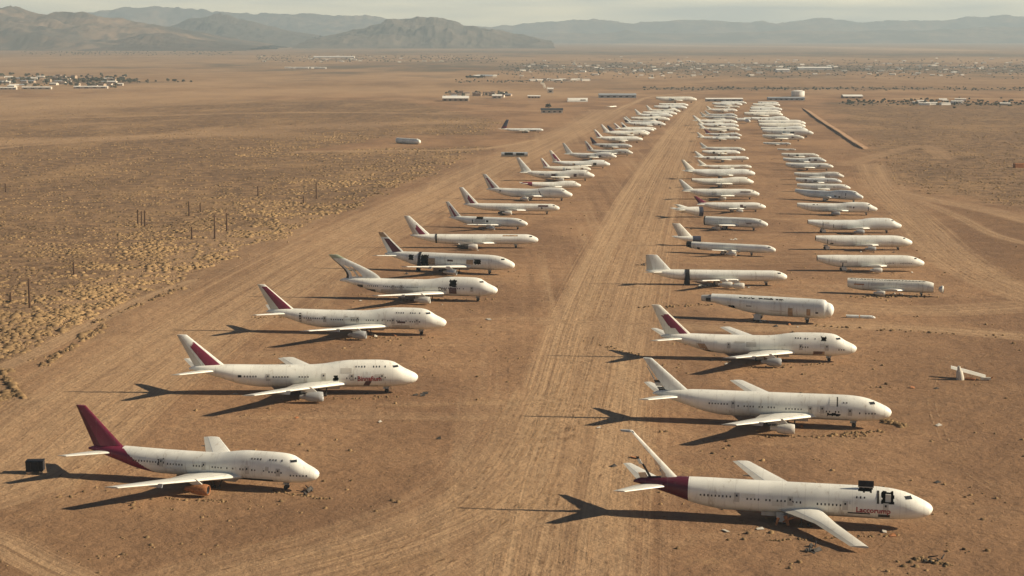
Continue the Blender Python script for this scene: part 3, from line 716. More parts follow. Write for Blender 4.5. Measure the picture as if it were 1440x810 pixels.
def wheel_mesh():
    return cached('wheel', lambda: MB().lathe([(-.22, .1), (-.24, .42), (-.16, .62), (.16, .62), (.24, .42), (.22, .1)], 14, 0).mesh('wheel', [M['tyre']], True, 50))
def gear(root, s, y, zt, nose=False):
    mb = MB(); x = 34 - s
    mb.tube((x, y, .5), (x, y, zt), .22, .26, 8); mb.tube((x, y, 1.0), (x + 1.4, y, zt), .12, .12, 6)
    if not nose: mb.box((x, y, .62), (2.1, .28, .28))
    else: mb.tube((x, y - .5, .62), (x, y + .5, .62), .12, .12, 6)
    mb.box((x - .2, y + (.35 if y >= 0 else -.35), zt - .7), (1.7, .08, 1.3), 1)
    if not nose:
        mb.box((x + .4, y + math.copysign(1.3, y), 1.5), (2.6, .1, 1.7), 1); mb.tube((x - 1.6, y, 2.6), (x - .4, y, .9), .14, .14, 6)
    g_ = mb.build('nose_gear' if nose else 'main_gear', [M['metal'], M['cool']], root)
    for dx in ((0,) if nose else (-.85, .85)):
        for dy in (-.5, .5):
            o = link('wheel', wheel_mesh(), g_); o.location = (x + dx, y + dy, .62); o.rotation_euler = (0, 0, math.pi / 2)
    return g_
def text_part(root, fu, body, s_start, z, size, mat, xs=1.0):
    cu = bpy.data.curves.new('lettering', 'FONT'); cu.body = body; cu.resolution_u = 2; cu.offset = .03
    o = bpy.data.objects.new('lettering', cu); COL.objects.link(o)
    dg = bpy.context.evaluated_depsgraph_get(); m = bpy.data.meshes.new_from_object(o.evaluated_get(dg))
    bpy.data.objects.remove(o)
    for v in m.vertices: v.co = fu.side(s_start - v.co.x * size * xs, z + v.co.y * size, .07)
    m.materials.clear(); m.materials.append(mat); m.name = 'lettering'; m.update()
    return link('lettering', m, root)

ROOTS = []
def solve(nose, tail, fu, s0, s1, ks=None, fat=1.0):
    k = ks or 1.0
    if ks:      # small loose pieces: known size, heading read on the ground
        a, b = at(*nose), at(*tail); d = a - b; d.z = 0; return a, d, ks
    zn = (fu.T(s0) + fu.B(s0)) / 2; zt = (fu.T(s1) + fu.B(s1)) / 2
    for _ in range(12):
        a = at(nose[0], nose[1], zn * k * fat); b = at(tail[0], tail[1], zt * k * fat); d = (a - b); d.z = 0
        if a.y > 1050: d.y = max(-.20 * d.x, min(.05 * d.x, d.y))    # too far to read the heading from the photo: parked square to the row
        k = d.length / (s1 - s0)
    return a, d, k
def jet(nose, tail, label, group, kind='jumbo', s0=0.0, s1=68.6, hi=False, paint_='white', cf=None, cmats=('burg',), fin=None, finh=9.6,
        tp=(1, 1), wn=1.0, wf=1.0, wn_st=None, eng=(), engmat='cool', gearon=None, win=(), doors=(), holes=(), gaps=(), marks=(), name='stored_airliner',
        cat='airliner', yaw=0.0, bands=(), text=(), gs=(8.5, 33), dz=0.0, ks=None, fat=None, finp=None, wmat='wing', roll=0.0):
    if fat is None: fat = 1.0 if ks else max(1.0, min(1.12, 1 + (300 - nose[1]) * .002)) if ks else 1.0
    fu = Fus(kind); a, d, k = solve(nose, tail, fu, s0, s1, ks, fat)
    rz = math.atan2(d.y, d.x) + R(yaw); u = d.normalized()
    org = a - u * (k * (34 - s0)); org.z = dz
    root = empty(name, org, rz, k); root.rotation_euler = (R(roll), 0, rz); root.scale = (k, k * (1 + (fat - 1) * .8), k * fat)
    tag(root, label, cat, group); ROOTS.append((root, label, k))
    fmats = [M[paint_], M[cmats[0]], M['dark']] + [M[c] for c in cmats[1:]]
    key = ('fus', kind, s0, s1, hi, tuple(holes), tuple(gaps), paint_, cmats, cf.__name__ + str(id(cf)) if cf else None)
    def mk(): return fuselage_mb(fu, s0, s1, hi, holes, gaps, cf).mesh('fuselage', fmats, True, 60)
    fo = link('fuselage', cached(key, mk), root)
    # windscreen
    if s0 < .1 and kind in ('jumbo', 'flat', 'tube'):
        for sd in (-1, 1):
            def cw(sd=sd):
                mb = MB(); z = {'jumbo': (8.1, 8.65), 'flat': (7.3, 7.9), 'tube': (5.95, 6.5)}[kind]; q = {'jumbo': 5.6, 'flat': 4.6, 'tube': 3.0}[kind]
                fu.patch(mb, q + 1.6, q + .1, z[0], z[1], .05, 0, 3, 1, sd, .35)
                return mb.mesh('cockpit_window', [M['glass']])
            link('cockpit_window', cached(('cw', kind, sd), cw), root)
    for wr in win:
        def wm(): return None
        q = wr[0]; rr_ = random.Random(int(wr[0] * 10)); n_ = 0
        while q < wr[1]:
            if rr_.random() > .14:
                mb = MB(); hh_ = rr_.choice([.24, .26, .28, .2]); fu.patch(mb, q, q + .34, wr[2] - hh_, wr[2] + hh_ - .02, .045, 0, 1, 1, -1)
                mb.build('window', M['glass' if rr_.random() > .25 else 'dark'], root)
            q += .86
    for (q0, q1, z0, z1, mt, nm, *sl) in marks:
        mb = MB(); fu.patch(mb, q0, q1, z0, z1, .06, 0, max(1, int((q1 - q0) / .8)), 4, -1, *(sl[:1])); mb.build(nm, M[mt], root)
    if hi and len(win) > 2:
        rq_ = random.Random(int(nose[0] * 7))
        for _ in range(7):
            q_ = rq_.uniform(10, 52); z_ = rq_.uniform(3.4, 6.6); mb = MB(); fu.patch(mb, q_, q_ + rq_.uniform(.8, 3.6), z_, z_ + rq_.uniform(.4, 1.7), .03, 0, 3, 3); mb.build('skin_patch', M[rq_.choice(['cool', 'white2', 'flap', 'cool', 'white2'])], root)
        for q_ in (10.6, 19.6, 44.6):
            if not any(abs(q_ - d_[0]) < 3 for d_ in doors): doors = tuple(doors) + ((q_, 5.35),)
    for (q, z) in doors:
        mb = MB(); fu.patch(mb, q - .62, q + .62, z - 1.05, z + 1.05, .05, 0, 1, 3); d_ = mb.build('cabin_door', M['flap'], root)
        mb = MB(); fu.patch(mb, q - .22, q + .22, z + .15, z + .65, .075, 0, 1, 1); mb.build('window', M['glass'], d_)
    for (tx, q, z, size, mt, xs) in text: text_part(root, fu, tx, q, z, size, M[mt], xs)
    for (q0, q1, drop) in bands:     # dark cover strapped round the hull
        mb = MB(); n = 28; vs_ = []; fs_ = []
        for q in (q0, q1):
            for i in range(n + 1): vs_.append(fu.P(q, math.pi * 2 * i / n, .16))
        fs_ = [(i, i + 1, n + 2 + i, n + 1 + i) for i in range(n)]
        mb.add(vs_, fs_)
        if drop:
            qa, qb = fu.P(q0, -math.pi / 2, .2), fu.P(q1, -math.pi / 2, .2)
            mb.add([qa, qb, (qb[0] - .8, qb[1] - .5, .05), (qa[0] + .3, qa[1] - .5, .05), (qa[0], qa[1] + .3, qa[2]), (qb[0], qb[1] + .3, qb[2]), (qb[0] - .8, qb[1] - .1, .05), (qa[0] + .3, qa[1] - .1, .05)],
                   [(0, 1, 2, 3), (7, 6, 5, 4), (0, 4, 5, 1), (1, 5, 6, 2), (2, 6, 7, 3), (3, 7, 4, 0)])
        mb.build('black_cover_strap', M['black'], root)
    if fin:
        nu, nv = (26, 26) if hi else (10, 8)
        pt = finp or fin_pt(h=finh)
        if kind == 'tube' and not finp: pt = fin_pt(h=finh, z0=6.6)
        spec = FINS[fin]
        fm = cached(('fin', fin, hi, finh, kind, bool(finp) and label), lambda: grid_fin(pt, nu, nv, 1.5, spec[1], spec[2] if len(spec) > 2 else None).mesh('tail_fin', [M[c] for c in spec[0]], True, 30))
        fo_ = link('tail_fin', fm, root)
        if len(spec) > 3:
            for rect in spec[3]:
                mb = MB(); (ua, ub, va, vb, mt, nm) = rect; vs_ = []
                for sd in (-1, 1):
                    for (uu, vv_) in ((ua, va), (ub, va), (ub, vb), (ua, vb)):
                        s_, z_ = pt(uu, vv_); vs_.append((34 - s_, sd * .22, z_))
                mb.add(vs_, [(3, 2, 1, 0), (4, 5, 6, 7), (0, 1, 5, 4), (1, 2, 6, 5), (2, 3, 7, 6), (3, 0, 4, 7)]); mb.build(nm, M[mt], fo_)
    zt0 = 6.9 if kind != 'tube' else 6.0
    for sd, on in zip((-1, 1), tp):
        if on and s1 > 66:
            def tm(sd=sd, on=on):
                st = [(sd * .9, 59.8, 7.6, zt0, .75), (sd * (1 + 10 * on), 59.8 + 9.4 * on, 7.6 - 4.7 * on, zt0 + 1.0 * on, .3)]
                return wing_mb(st, False).mesh('tailplane', [M[wmat], M['flap'], M['steel']], True, 40)
            link('tailplane', cached(('tp', sd, on, zt0, wmat), tm), root)
    for sd, cut in ((-1, wn), (1, wf)):
        if cut or (sd < 0 and wn_st):
            st = wn_st if (sd < 0 and wn_st) else wing_st(sd, cut)
            if kind == 'tube': st = [(y * .82, s + 1.5, c * .82, z - .5, th * .8) for (y, s, c, z, th) in st]
            wm = cached(('wing', tuple(st), hi, wmat), lambda: wing_mb(st, hi).mesh('wing', [M[wmat], M['flap'], M['steel']], True, 40)); wo_ = link('wing', wm, root)
            if hi and cut > .7 and not (sd < 0 and wn_st):
                for yy_ in (6.5, 10, 15, 20):
                    if yy_ < 3 + 27 * cut * .9:
                        k_ = (yy_ - 3.2) / 26.8; le = 22 + 22.5 * k_ if yy_ > 11 else 22 + 7 * (yy_ - 3.2) / 7.8; ch = 15 - 5.8 * (yy_ - 3.2) / 7.8 if yy_ < 11 else 9.2 - 5.4 * (yy_ - 11) / 19
                        fr_ = link('flap_fairing', cached('ffair', lambda: MB().lathe([(2.0, .02), (1.2, .26), (-.6, .32), (-2.4, .12), (-2.7, .02)], 8).mesh('flap_fairing', [M['flap']], True)), wo_)
                        fr_.location = (34 - le - ch * .82, sd * yy_, 3.2 + (yy_ - 3.2) * .108 - .45)
    for e in eng:
        s_, y_ = e[0], e[1]; mt = e[2] if len(e) > 2 else engmat; z_ = e[3] if len(e) > 3 else 2.05
        eo = link('engine', cached(('eng', mt), lambda: engine_mb().mesh('engine', [M[mt], M['metal']], True, 45)), root); eo.location = (34 - s_ + 1.0, y_ * 1.08, z_ - .25 if len(e) < 4 else z_)
        link('fan', cached('fan', lambda: fan_mb().mesh('fan', [M['black']], True)), eo)
        zw = 3.1 + abs(y_) * .08 - z_ + .7
        link('pylon', cached(('pyl', mt, round(zw, 2)), lambda: pylon_mb(zw, 1.2).mesh('pylon', [M['wing']])), eo)
    if hi and wn > .6 and kind in ('jumbo', 'flat') and s1 > 60:
        rq_ = random.Random(int(nose[1] * 13)); mb = MB(); mb.add(*boxd((34 - 31, 0, 2.0), (15, 4.4, .9))); mb.build('wing_box_fairing', M['flap'], root)
        mb = MB()
        fu.patch(mb, 12, 33, 2.1, 2.75, .03, 0, 12, 2); mb.build('oil_stained_belly', M['flap'], root)
        for q_ in (27.5, 29.3):
            mb = MB(); y_ = -3.2 - rq_.random() * 1.5; mb.tube((34 - q_, y_, .15), (34 - q_ - rq_.uniform(-1, 1), y_ + .4, 2.4), .16, .22, 6); mb.add(*boxd((34 - q_, y_, .25), (1.0, .7, .5))); mb.build('support_jack', M['dark'], root)
        if wn > .8 and not wn_st:
            mb = MB(); k_ = (20.5 - 3.2) / 26.8; x_ = 34 - (22 + 22.5 * k_); z_ = 3.2 + 17.3 * .108
            mb.add([(x_ + .6, sd_ * .2 - 20.5, z_ - .9) for sd_ in (-1, 1)] + [(x_ - 3.6, sd_ * .2 - 20.5, z_ - .7) for sd_ in (-1, 1)] + [(x_ + .9, sd_ * .2 - 20.5, z_ + .2) for sd_ in (-1, 1)] + [(x_ - 4.2, sd_ * .2 - 20.5, z_ + .0) for sd_ in (-1, 1)],
                   [(0, 2, 3, 1), (4, 5, 7, 6), (0, 1, 5, 4), (2, 6, 7, 3), (0, 4, 6, 2), (1, 3, 7, 5)]); mb.build('bare_pylon', M['steel'], root)
    if gearon is None: gearon = True
    if gearon:
        if hi:
            if gs[0] and s0 < gs[0] < s1: gear(root, gs[0], 0, float(fu.B(gs[0])) + .4, True)
            for y_ in (-2.4, 2.4):
                if s0 < gs[1] < s1: gear(root, gs[1] + 1.0, y_, 2.7)
        else:
            for q, y_ in ((gs[0], 0), (gs[1], -2.2), (gs[1], 2.2)):
                if q and s0 < q < s1:
                    def gm():
                        mb = MB(); mb.tube((0, 0, .9), (0, 0, 2.7), .3, .3, 6); mb.add(*boxd((0, 0, .6), (2.2, 1.3, 1.15))); return mb.mesh('landing_gear', [M['tyre']])
                    o = link('landing_gear', cached('lgleg', gm), root); o.location = (34 - q, y_, 0)
    return root, fu
# fin colour schemes: materials, chooser(u,v), optional missing region, optional extra pieces
W_ = lambda u, v: 0
def tri(u0, u1, vt, slope=0.0):
    return lambda u, v: 1 if (u > u0 and u < u1 + slope * v and v < vt + .35 * (0.5 - u)) else (2 if u > .74 else 0)
FINS = {
 'white': (['cool', 'cool', 'flap'], lambda u, v: 2 if u > .72 else 0),
 'cream': (['white2', 'tan', 'flap'], lambda u, v: 2 if u > .72 else 0),
 'burg': (['burg', 'dburg', 'dburg'], lambda u, v: 2 if u > .72 else 0),
 'panel': (['cool', 'burg', 'flap'], tri(.10, .63, .66)),
 'panelhi': (['white', 'burg', 'flap'], lambda u, v: 1 if .08 < u < .62 and v < .93 else (2 if u > .62 else 0)),
 'panelred': (['white2', 'burg', 'white2'], lambda u, v: 1 if (.10 < u < .60 + .12 * v and v < .66 + .1 * (.6 - u)) and not (u > .42 and v < .22) else (2 if u > .7 else 0)),
 'small': (['cool', 'burg', 'flap'], lambda u, v: 1 if (.22 < u < .62 and v < .55 * (1.15 - u) + .05) else (2 if u > .74 else 0)),
 'stripe': (['cool', 'burg', 'flap'], lambda u, v: 1 if (.40 < u < .66 and v < .75) else (2 if u > .74 else 0)),
 'patch': (['cool', 'dburg', 'flap', 'tan'], lambda u, v: 3 if (v > .78 and u > .05) else (1 if u > .12 and u < .66 and v < .68 else 0)),
 'dark': (['navy', 'dburg', 'navy'], lambda u, v: 1 if v < .3 else 0),
 'darkroot': (['cool', 'navy', 'flap'], lambda u, v: 1 if (u > .3 and v < .45) else 0),
 'torn': (['cool', 'tan', 'green', 'dark'], lambda u, v: 2 if v > .84 else (3 if u > .93 else 0), lambda u, v: (.50 < u < .84 and .08 < v < .50 + .3 * (u - .56)) and not (.64 < u < .68)),
 'skeleton': (['white', 'primer', 'steel'], lambda u, v: 0 if u < .18 + .25 * max(0, .40 - v) else (2 if v > .965 else 1),
              lambda u, v: u > .21 + .42 * max(0, .45 - v) + .03 * math.sin(v * 23) and not v > .96 and not (u > .82 and v < .10),
              [(.02, .62, .955, .985, 'steel', 'tip_cap'), (.74, .84, .30, .40, 'white2', 'hinge_block'), (.74, .83, .41, .45, 'dark', 'hinge_block'), (.70, .76, .02, .30, 'dark', 'rear_spar'), (.22, .34, .0, .20, 'steel', 'rib'), (.14, .20, .0, .26, 'dark', 'rib')]),
 'hinged': (['cool', 'cool', 'cool', 'dark'], W_, lambda u, v: u > .70 + .14 * v,
            [(.74, .96, .27, .33, 'dark', 'hinge_block'), (.73, .98, .16, .26, 'metal', 'hinge_block'), (.74, .96, .02, .13, 'dark', 'hinge_block'), (.72, .97, .08, .11, 'cool', 'hinge_block'), (.9, .95, .35, .75, 'flap', 'rudder_post')]),
}
NL, NM, NR = 'stored airliners in the left row', 'stored airliners in the middle row', 'stored airliners in the right row'
MAIN, UP = 5.55, 8.2
JW = ((9.5, 13.5, MAIN - .2), (14.5, 22, MAIN), (23.5, 30, MAIN), (32.5, 43, MAIN), (45.5, 54, MAIN + .25), (3.2, 8.2, MAIN - .75))
JU = ((9.5, 14.3, UP + .25), (15.6, 19.5, UP + .25))
# ---------------- left row, near to far
def cf1(q, z, y): return 1 if q > 57.2 - (8.6 - z) * 1.55 and not (z > 8.45 and q < 57.6) else 0
jet((449, 667), (125, 630), 'white jumbo airliner with all burgundy tail, nearest in the left row', NL, hi=True, cf=cf1, fin='burg', finh=11.4, tp=(1, .9), wn=.97, wf=.84,
    eng=((30.5, -11.2, 'rust'),), win=JW[:5] + JU + ((2.6, 7.6, 4.75),), doors=((32.3, 5.6), (45, 5.7)), holes=((44.2, 46.0, 4.75, 6.7, -1),), marks=((12.5, 24.5, 2.2, 3.0, 'dark', 'torn_belly_panel'),), gs=(9.5, 33))
jet((588, 530), (266, 518.5), 'white jumbo airliner with red lettering and half burgundy fin, second in the left row', NL, hi=True, fin='panel', finh=9.6, tp=(1, 1.1), wn=1.0, wf=.8,
    eng=((31, -12.2, 'steel'),), win=(JW[0][:1] + (11.5, 5.3), (17.5, 21, 5.1), JW[3], (48, 53, 5.7)) + JU, doors=((28, 5.5),), holes=((23.6, 25.1, 4.2, 5.9, -1),), bands=(),
    marks=((52.5, 53.6, 5.4, 6.1, 'black', 'missing_window_panel'), (14.6, 16.4, 2.6, 4.2, 'brown', 'stripped_panel', -.9)), text=(('Binnafium', 18.0, 4.3, 2.0, 'red', .92),), gs=(9.5, 33))
jet((628, 453.5), (375, 438), 'white jumbo airliner with burgundy fin and grey rudder, third in the left row', NL, hi=True, fin='panelhi', finh=9.5, tp=(1, 1.05), wn=1.0, wf=.55,
    eng=((31.5, -12, 'steel'),), win=JW[:5] + JU, doors=((45.5, 5.6), (33, 5.6)), marks=((54.6, 55.4, 3.4, 7.6, 'dark', 'tail_joint_gap'), (13.5, 20, 2.2, 3.9, 'flap', 'stripped_panel'), (15, 18, 4.7, 5.4, 'brown', 'stripped_panel'), (21, 32, 2.2, 3.2, 'flap', 'stripped_panel')), gs=(9.5, 33))
FP4 = lambda u, v: ((50.5 + 18.8 * v - 7.0 * v * (1 - v) * 2 * (1 - v)) + u * ((66 - 50.5) * (1 - v) + 4.2 * v), 8.3 + 10.2 * (v ** 1.0))
jet((700, 408), (478, 394), 'white airliner with torn pale fin and long dorsal fillet, fourth in left row', NL, hi=True, fin='torn', finp=FP4, tp=(0, 0), wn=1.0, wf=.55,
    eng=((30.5, -11.5),), win=((14, 18, MAIN), (34, 46, MAIN), (46, 56, MAIN + .2), (20.5, 25, 5.6)), doors=((41, 5.4),), holes=((17.2, 20.2, 5.9, 9.0, -1),),
    marks=((17.2, 20.4, 3.2, 5.8, 'brown', 'stripped_panel'), (58, 60.5, 4.9, 6.1, 'dark', 'tail_tear'), (36, 50, 3.2, 4.5, 'flap', 'stripped_panel'), (52.5, 58, 3.0, 4.2, 'dark', 'tail_tear')), text=(('Dm', 25.0, 4.35, 2.3, 'brown', 1.0),))
jet((724, 373), (541, 357), 'cut up white airliner with burgundy fin and gutted rear hull, fifth in left row', NL, hi=True, kind='flat', fin='patch', finh=10.2, tp=(.9, 0), wn=1.0, wf=.6,
    eng=((29.5, -12, 'metal'), (33, -9, 'dark')), win=(), holes=((52, 54.5, 5.4, 8.0, -1), (44, 48, 3.0, 8.2, -1), (16.5, 20, 4.8, 7.2, -1), (21, 23, 4.9, 6.0, -1)), bands=((48.2, 49.6, True),),
    marks=((20.5, 24, 4.6, 6.9, 'tan', 'stripped_panel'), (40.5, 44, 3.6, 6.8, 'tan', 'stripped_panel'), (31, 34, 5.6, 6.5, 'brown', 'stripped_panel')), gs=(13, 33))
jet((757, 337.5), (577, 331), 'slim white airliner with narrow burgundy fin patch, sixth in the left row', NL, hi=True, kind='tube', fin='small', finh=10.5, tp=(0, 0), wn=.22, wf=.45,
    eng=((36, -9.5, 'white'), (40, -9, 'dark')), win=(), bands=((54.2, 55.0, False),), marks=((11, 19, 6.4, 7.0, 'tan', 'stripped_panel'), (20, 28, 2.6, 6.8, 'white2', 'stripped_panel')), gs=(12, 40))
jet((742, 315), (632, 306), 'short white airliner with dark open roof hatch and striped fin, seventh in left row', NL, hi=True, kind='flat', fin='stripe', finh=12.5, tp=(0, 0), wn=.9, wf=.3,
    eng=((28, -12, 'metal'),), holes=((38, 44, 7.4, 9.4, -1),), marks=((36, 45, 5.0, 7.2, 'flap', 'stripped_panel'), (46.5, 47.3, 4.3, 6.8, 'dark', 'stripped_panel'), (33, 35, 5.2, 6.8, 'dark', 'stripped_panel')), win=())
jet((787, 293), (652, 287), 'white airliner with small red fin triangle and patchy nose, eighth in the left row', NL, hi=True, kind='tube', fin='small', finh=12, tp=(0, 0), wn=.25, wf=0,
    eng=((37, -9.5, 'white'), (40, -8.5, 'dark')), marks=((16, 24, 2.5, 6.9, 'white2', 'stripped_panel'), (8, 15, 5.4, 6.6, 'brown', 'stripped_panel'), (12, 13, 4.0, 5.0, 'dark', 'stripped_panel')), gs=(9, 40))
jet((805, 274), (684, 266), 'white jumbo airliner with slanted panel joint behind its nose, ninth in the left row', NL, hi=True, fin='stripe', finh=11, tp=(0, 0), wn=.25, wf=0, eng=((36, -9.5, 'white'),),
    marks=((23, 23.8, 3.0, 8.4, 'brown', 'panel_joint', 3.0), (56, 57.5, 6.2, 7.2, 'dark', 'stripped_panel')))
def cf10(q, z, y): return 1 if q > 56 else 0
jet((817, 260), (733, 258), 'broken white airliner with dark red collapsed tail, tenth in the left row', NL, hi=True, kind='jumbo', cf=cf10, fin=None, tp=(.8, .8), wn=.35, wf=.4, marks=((5, 9.5, 6.2, 7.2, 'flap', 'stripped_panel'),), gs=(0, 33), dz=-.3)
LEFT = [ # nose, tail, kind, fin, label detail
 ((836, 247), (731, 242), 'jumbo', 'white', 12.5), ((831, 238), (763, 236), 'flat', 'stripe', 12.5), ((858, 231), (776, 228), 'jumbo', 'panelred', 13), ((867, 220), (794, 216), 'jumbo', 'white', 13),
 ((890, 215), (823, 209), 'jumbo', 'stripe', 13), ((889, 206), (832, 203), 'flat', 'dark', 11), ((904, 196), (838, 194), 'flat', 'stripe', 11), ((912, 188.5), (850, 189), 'jumbo', 'white', 11),
 ((914, 187), (857, 186), 'jumbo', 'dark', 9), ((920, 183), (867, 183), 'flat', 'stripe', 9), ((923, 181.5), (875, 180), 'flat', 'darkroot', 10), ((936, 175), (881, 175), 'jumbo', 'darkroot', 9),
 ((930, 173), (880, 170), 'flat', "white", 9), ((942, 168), (889, 167), 'flat', None, 9), ((946, 163), (897, 163), 'jumbo', "white", 9), ((952, 160), (908, 160.5), 'flat', None, 9), ((957, 156.5), (915, 157.5), 'jumbo', "white", 9),
 ((966, 151.5), (920, 150), 'flat', None, 9), ((968, 148), (928, 147), 'flat', None, 9), ((980, 140), (938, 144.5), 'flat', None, 9)]
ORD = ['first', 'second', 'third', 'fourth', 'fifth', 'sixth', 'seventh', 'eighth', 'ninth', 'tenth', 'eleventh', 'twelfth', 'thirteenth', 'fourteenth', 'fifteenth', 'sixteenth', 'seventeenth', 'eighteenth', 'nineteenth', 'twentieth',
       'twenty-first', 'twenty-second', 'twenty-third', 'twenty-fourth', 'twenty-fifth', 'twenty-sixth', 'twenty-seventh', 'twenty-eighth', 'twenty-ninth', 'thirtieth', 'thirty-first', 'thirty-second']
FN = {'white': 'plain white fin', 'stripe': 'thin burgundy fin stripe', 'panelred': 'burgundy panel on its fin', 'dark': 'dark painted fin', 'darkroot': 'dark fin root', None: 'no tail fin', 'burg': 'burgundy fin', 'cream': 'cream coloured fin', 'small': 'small red fin triangle'}
rr = random.Random(11)
def extra_marks(kind):
    zt = 6.6 if kind == 'tube' else 7.4; out = []
    for _ in range(rr.randint(3, 6)):
        q = rr.uniform(8, 52); out.append((q, q + rr.uniform(1, 5), rr.uniform(3.6, 5.2), rr.uniform(5.6, zt), rr.choice(['dark', 'flap', 'flap', 'tan', 'cool', 'brown', 'steel']), 'stripped_panel'))
    return out
for i, (n_, t_, kd, fn, fh) in enumerate(LEFT):
    s1 = 68.6 if fn else 62.0
    jet(n_, t_, f'white airliner with {FN[fn]}, {ORD[i + 10]} from front in left row', NL, kd, s1=s1, fin=fn, finh=fh, paint_=['white', 'white2', 'cool'][i % 3], wn=[.7, .4, .95, .5][i % 4], wf=[.6, .5, .7][i % 3],
        tp=(.8, 0) if i % 3 == 0 else (0, 0), eng=((31, -11.5, ['cool', 'dark', 'white'][i % 3]),) if i % 2 == 0 else (), marks=extra_marks(kd), hi=i < 5)
# ---------------- middle row
def cf_m1(q, z, y): return 1 if q > 55.6 else 0
m1n, m1t = (1312, 716), (891, 676)
fu = Fus('flat'); a_, d_, k_ = solve(m1n, m1t, fu, 0, 68.6)
def local(px, py, z):
    u = d_.normalized(); p = at(px, py, z * k_); org = a_ - u * (k_ * 34); q = p - org
    return 34 - (q.x * u.x + q.y * u.y) / k_, (-q.x * u.y + q.y * u.x) / k_      # s, y
tipf, tipr, mid = local(1222, 769, 1.3), local(1196, 770, 1.3), local(1150, 742, 3.0)
WM1 = [(-2.0, 24.0, 11.5, 3.3, 1.7), (-3.2, 24.6, 9.6, 3.3, 1.6), (-9.5, 21.4, 4.8, 2.6, 1.0), (tipf[1], tipf[0], max(2.2, tipr[0] - tipf[0]), 1.1, .5)]
jm1, fu1 = jet(m1n, m1t, 'white airliner with skeleton fin, burgundy tail and open roof hatch, nearest in middle row', NM, kind='flat', hi=True, cf=cf_m1, cmats=('dburg',), fin='skeleton', finh=11.5, tp=(1, 1.15), wn_st=WM1, wf=.92,
    win=((33, 43, 5.6), (20.5, 27.5, 5.4), (29.5, 31.5, 5.5), (45.5, 52.5, 5.9), (15.2, 18, 7.35)), doors=((32, 5.6), (44.2, 5.8)), holes=((8.8, 11.6, 6.3, 8.7, -1), (13.6, 16.6, 8.5, 9.7, 0)),
    marks=((12.1, 12.6, 6.2, 8.8, 'dark', 'hatch_edge'), (9.6, 12.2, 2.9, 3.7, 'dark', 'belly_tear'), (14, 19, 3.5, 3.85, 'dark', 'belly_tear'), (22, 28, 2.6, 3.5, 'flap', 'belly_tear')),
    text=(('Laccorump', 17.2, 4.0, 1.75, 'red', .98),), gs=(0, 33), eng=())
# raised hatch panel above the hull
mb = MB(); p0 = [fu1.P(q, 0, .0) for q in (13.2, 16.9)]
mb.box((34 - 15.1, -1.0, 10.1), (3.5, .16, 1.5), 0); mb.box((34 - 15.1, -1.12, 9.35), (3.5, .1, .2), 1); mb.build('roof_hatch', [M['black'], M['metal']], jm1)
mb = MB(); mb.box((34 - 10.1, -2.3, 7.4), (1.2, .3, 1.8)); mb.build('hatch_cover', M['white2'], jm1)
mb = MB(); mb.tube((34 - 33, -4.2, 2.4), (34 - 32.2, -4.4, .2), .5, .35, 7); mb.tube((34 - 34.5, -4.9, 2.0), (34 - 35, -5.2, .3), .4, .2, 6); mb.tube((34 - 31, -4.2, 2.2), (34 - 33.5, -4.6, 1.0), .25, .2, 6); mb.build('exposed_strut', M['rust'], jm1)
jet((1254, 580), (918, 553), 'cream white airliner with missing rudder and long dark belly slot, second in middle row', NM, kind='flat', hi=True, paint_='white', fin='hinged', finh=9.8, tp=(.95, 1.1), wn=.92, wf=.95,
    eng=((31, -12.2, 'white'),), win=((33, 43.5, 5.5), (46.5, 52.5, 5.9), (24.5, 30.5, 5.3), (14.8, 19.5, 5.0), (4.6, 9.5, 4.85), (12.6, 13.8, 7.6)), doors=((45, 5.8), (23, 5.2), (11.8, 5.0)), holes=((14.6, 20.6, 3.7, 4.5, -1),),
    marks=((15.2, 15.6, 6.5, 8.9, 'dark', 'hatch_edge'), (15.6, 17.6, 6.6, 8.8, 'white2', 'stripped_panel')), gs=(10.5, 33))
jet((1205, 490), (929, 473), 'white jumbo airliner with white fin bearing a burgundy panel, third in the middle row', NM, hi=True, fin='panelred', finh=10.6, tp=(1, 1.1), wn=.9, wf=.95, eng=((30.5, -12, 'steel'),),
    win=((14.5, 18, 8.3), (19.5, 22, 8.4), (2.8, 7.5, 4.7), (17, 20, 5.4)), holes=((10.8, 12.6, 7.6, 9.0, -1),), marks=((11.3, 15.2, 2.5, 4.0, 'tan', 'stripped_panel'), (12, 15, 3.0, 3.9, 'brown', 'stripped_panel'), (51, 53.6, 2.4, 5.8, 'tan', 'tail_tear', 2.0), (49.4, 51.2, 2.2, 3.4, 'dark', 'tail_tear', 2)), gs=(9.5, 33))
jm4, fu4 = jet((1173, 436), (1001, 419), 'tailless white fuselage with blunt rounded nose cap and no wings, fourth in middle row', NM, kind='stub', s1=47.0, hi=True, paint_='cool', wn=0, wf=0, tp=(0, 0), gs=(10, 28),
    holes=((30, 36, 8.5, 8.8, -1), (23, 28.5, 8.45, 8.85, -1), (19, 22, 8.45, 8.8, -1), (37.5, 40, 4.2, 5.6, -1)), marks=((15.2, 17, 2.6, 5.8, 'tan', 'bare_patch'), (8.5, 10, 3.2, 5.8, 'tan', 'bare_patch'), (5.6, 6.6, 4.2, 4.8, 'black', 'missing_window_panel'), (17, 23, 4.2, 4.5, 'flap', 'bare_patch', 2.0), (31, 33, 5.6, 5.9, 'dark', 'missing_window_panel')))
mb = MB(); mb.lathe([(-17.0, 1.2), (-12.6, 1.6)], 14, 0, o=(0, 0, 7.4)); mb.lathe([(-15, .7), (-12.4, .8)], 10, 1, o=(0, -1.1, 7.2)); mb.build('tail_stump', [M['flap'], M['dark']], jm4)
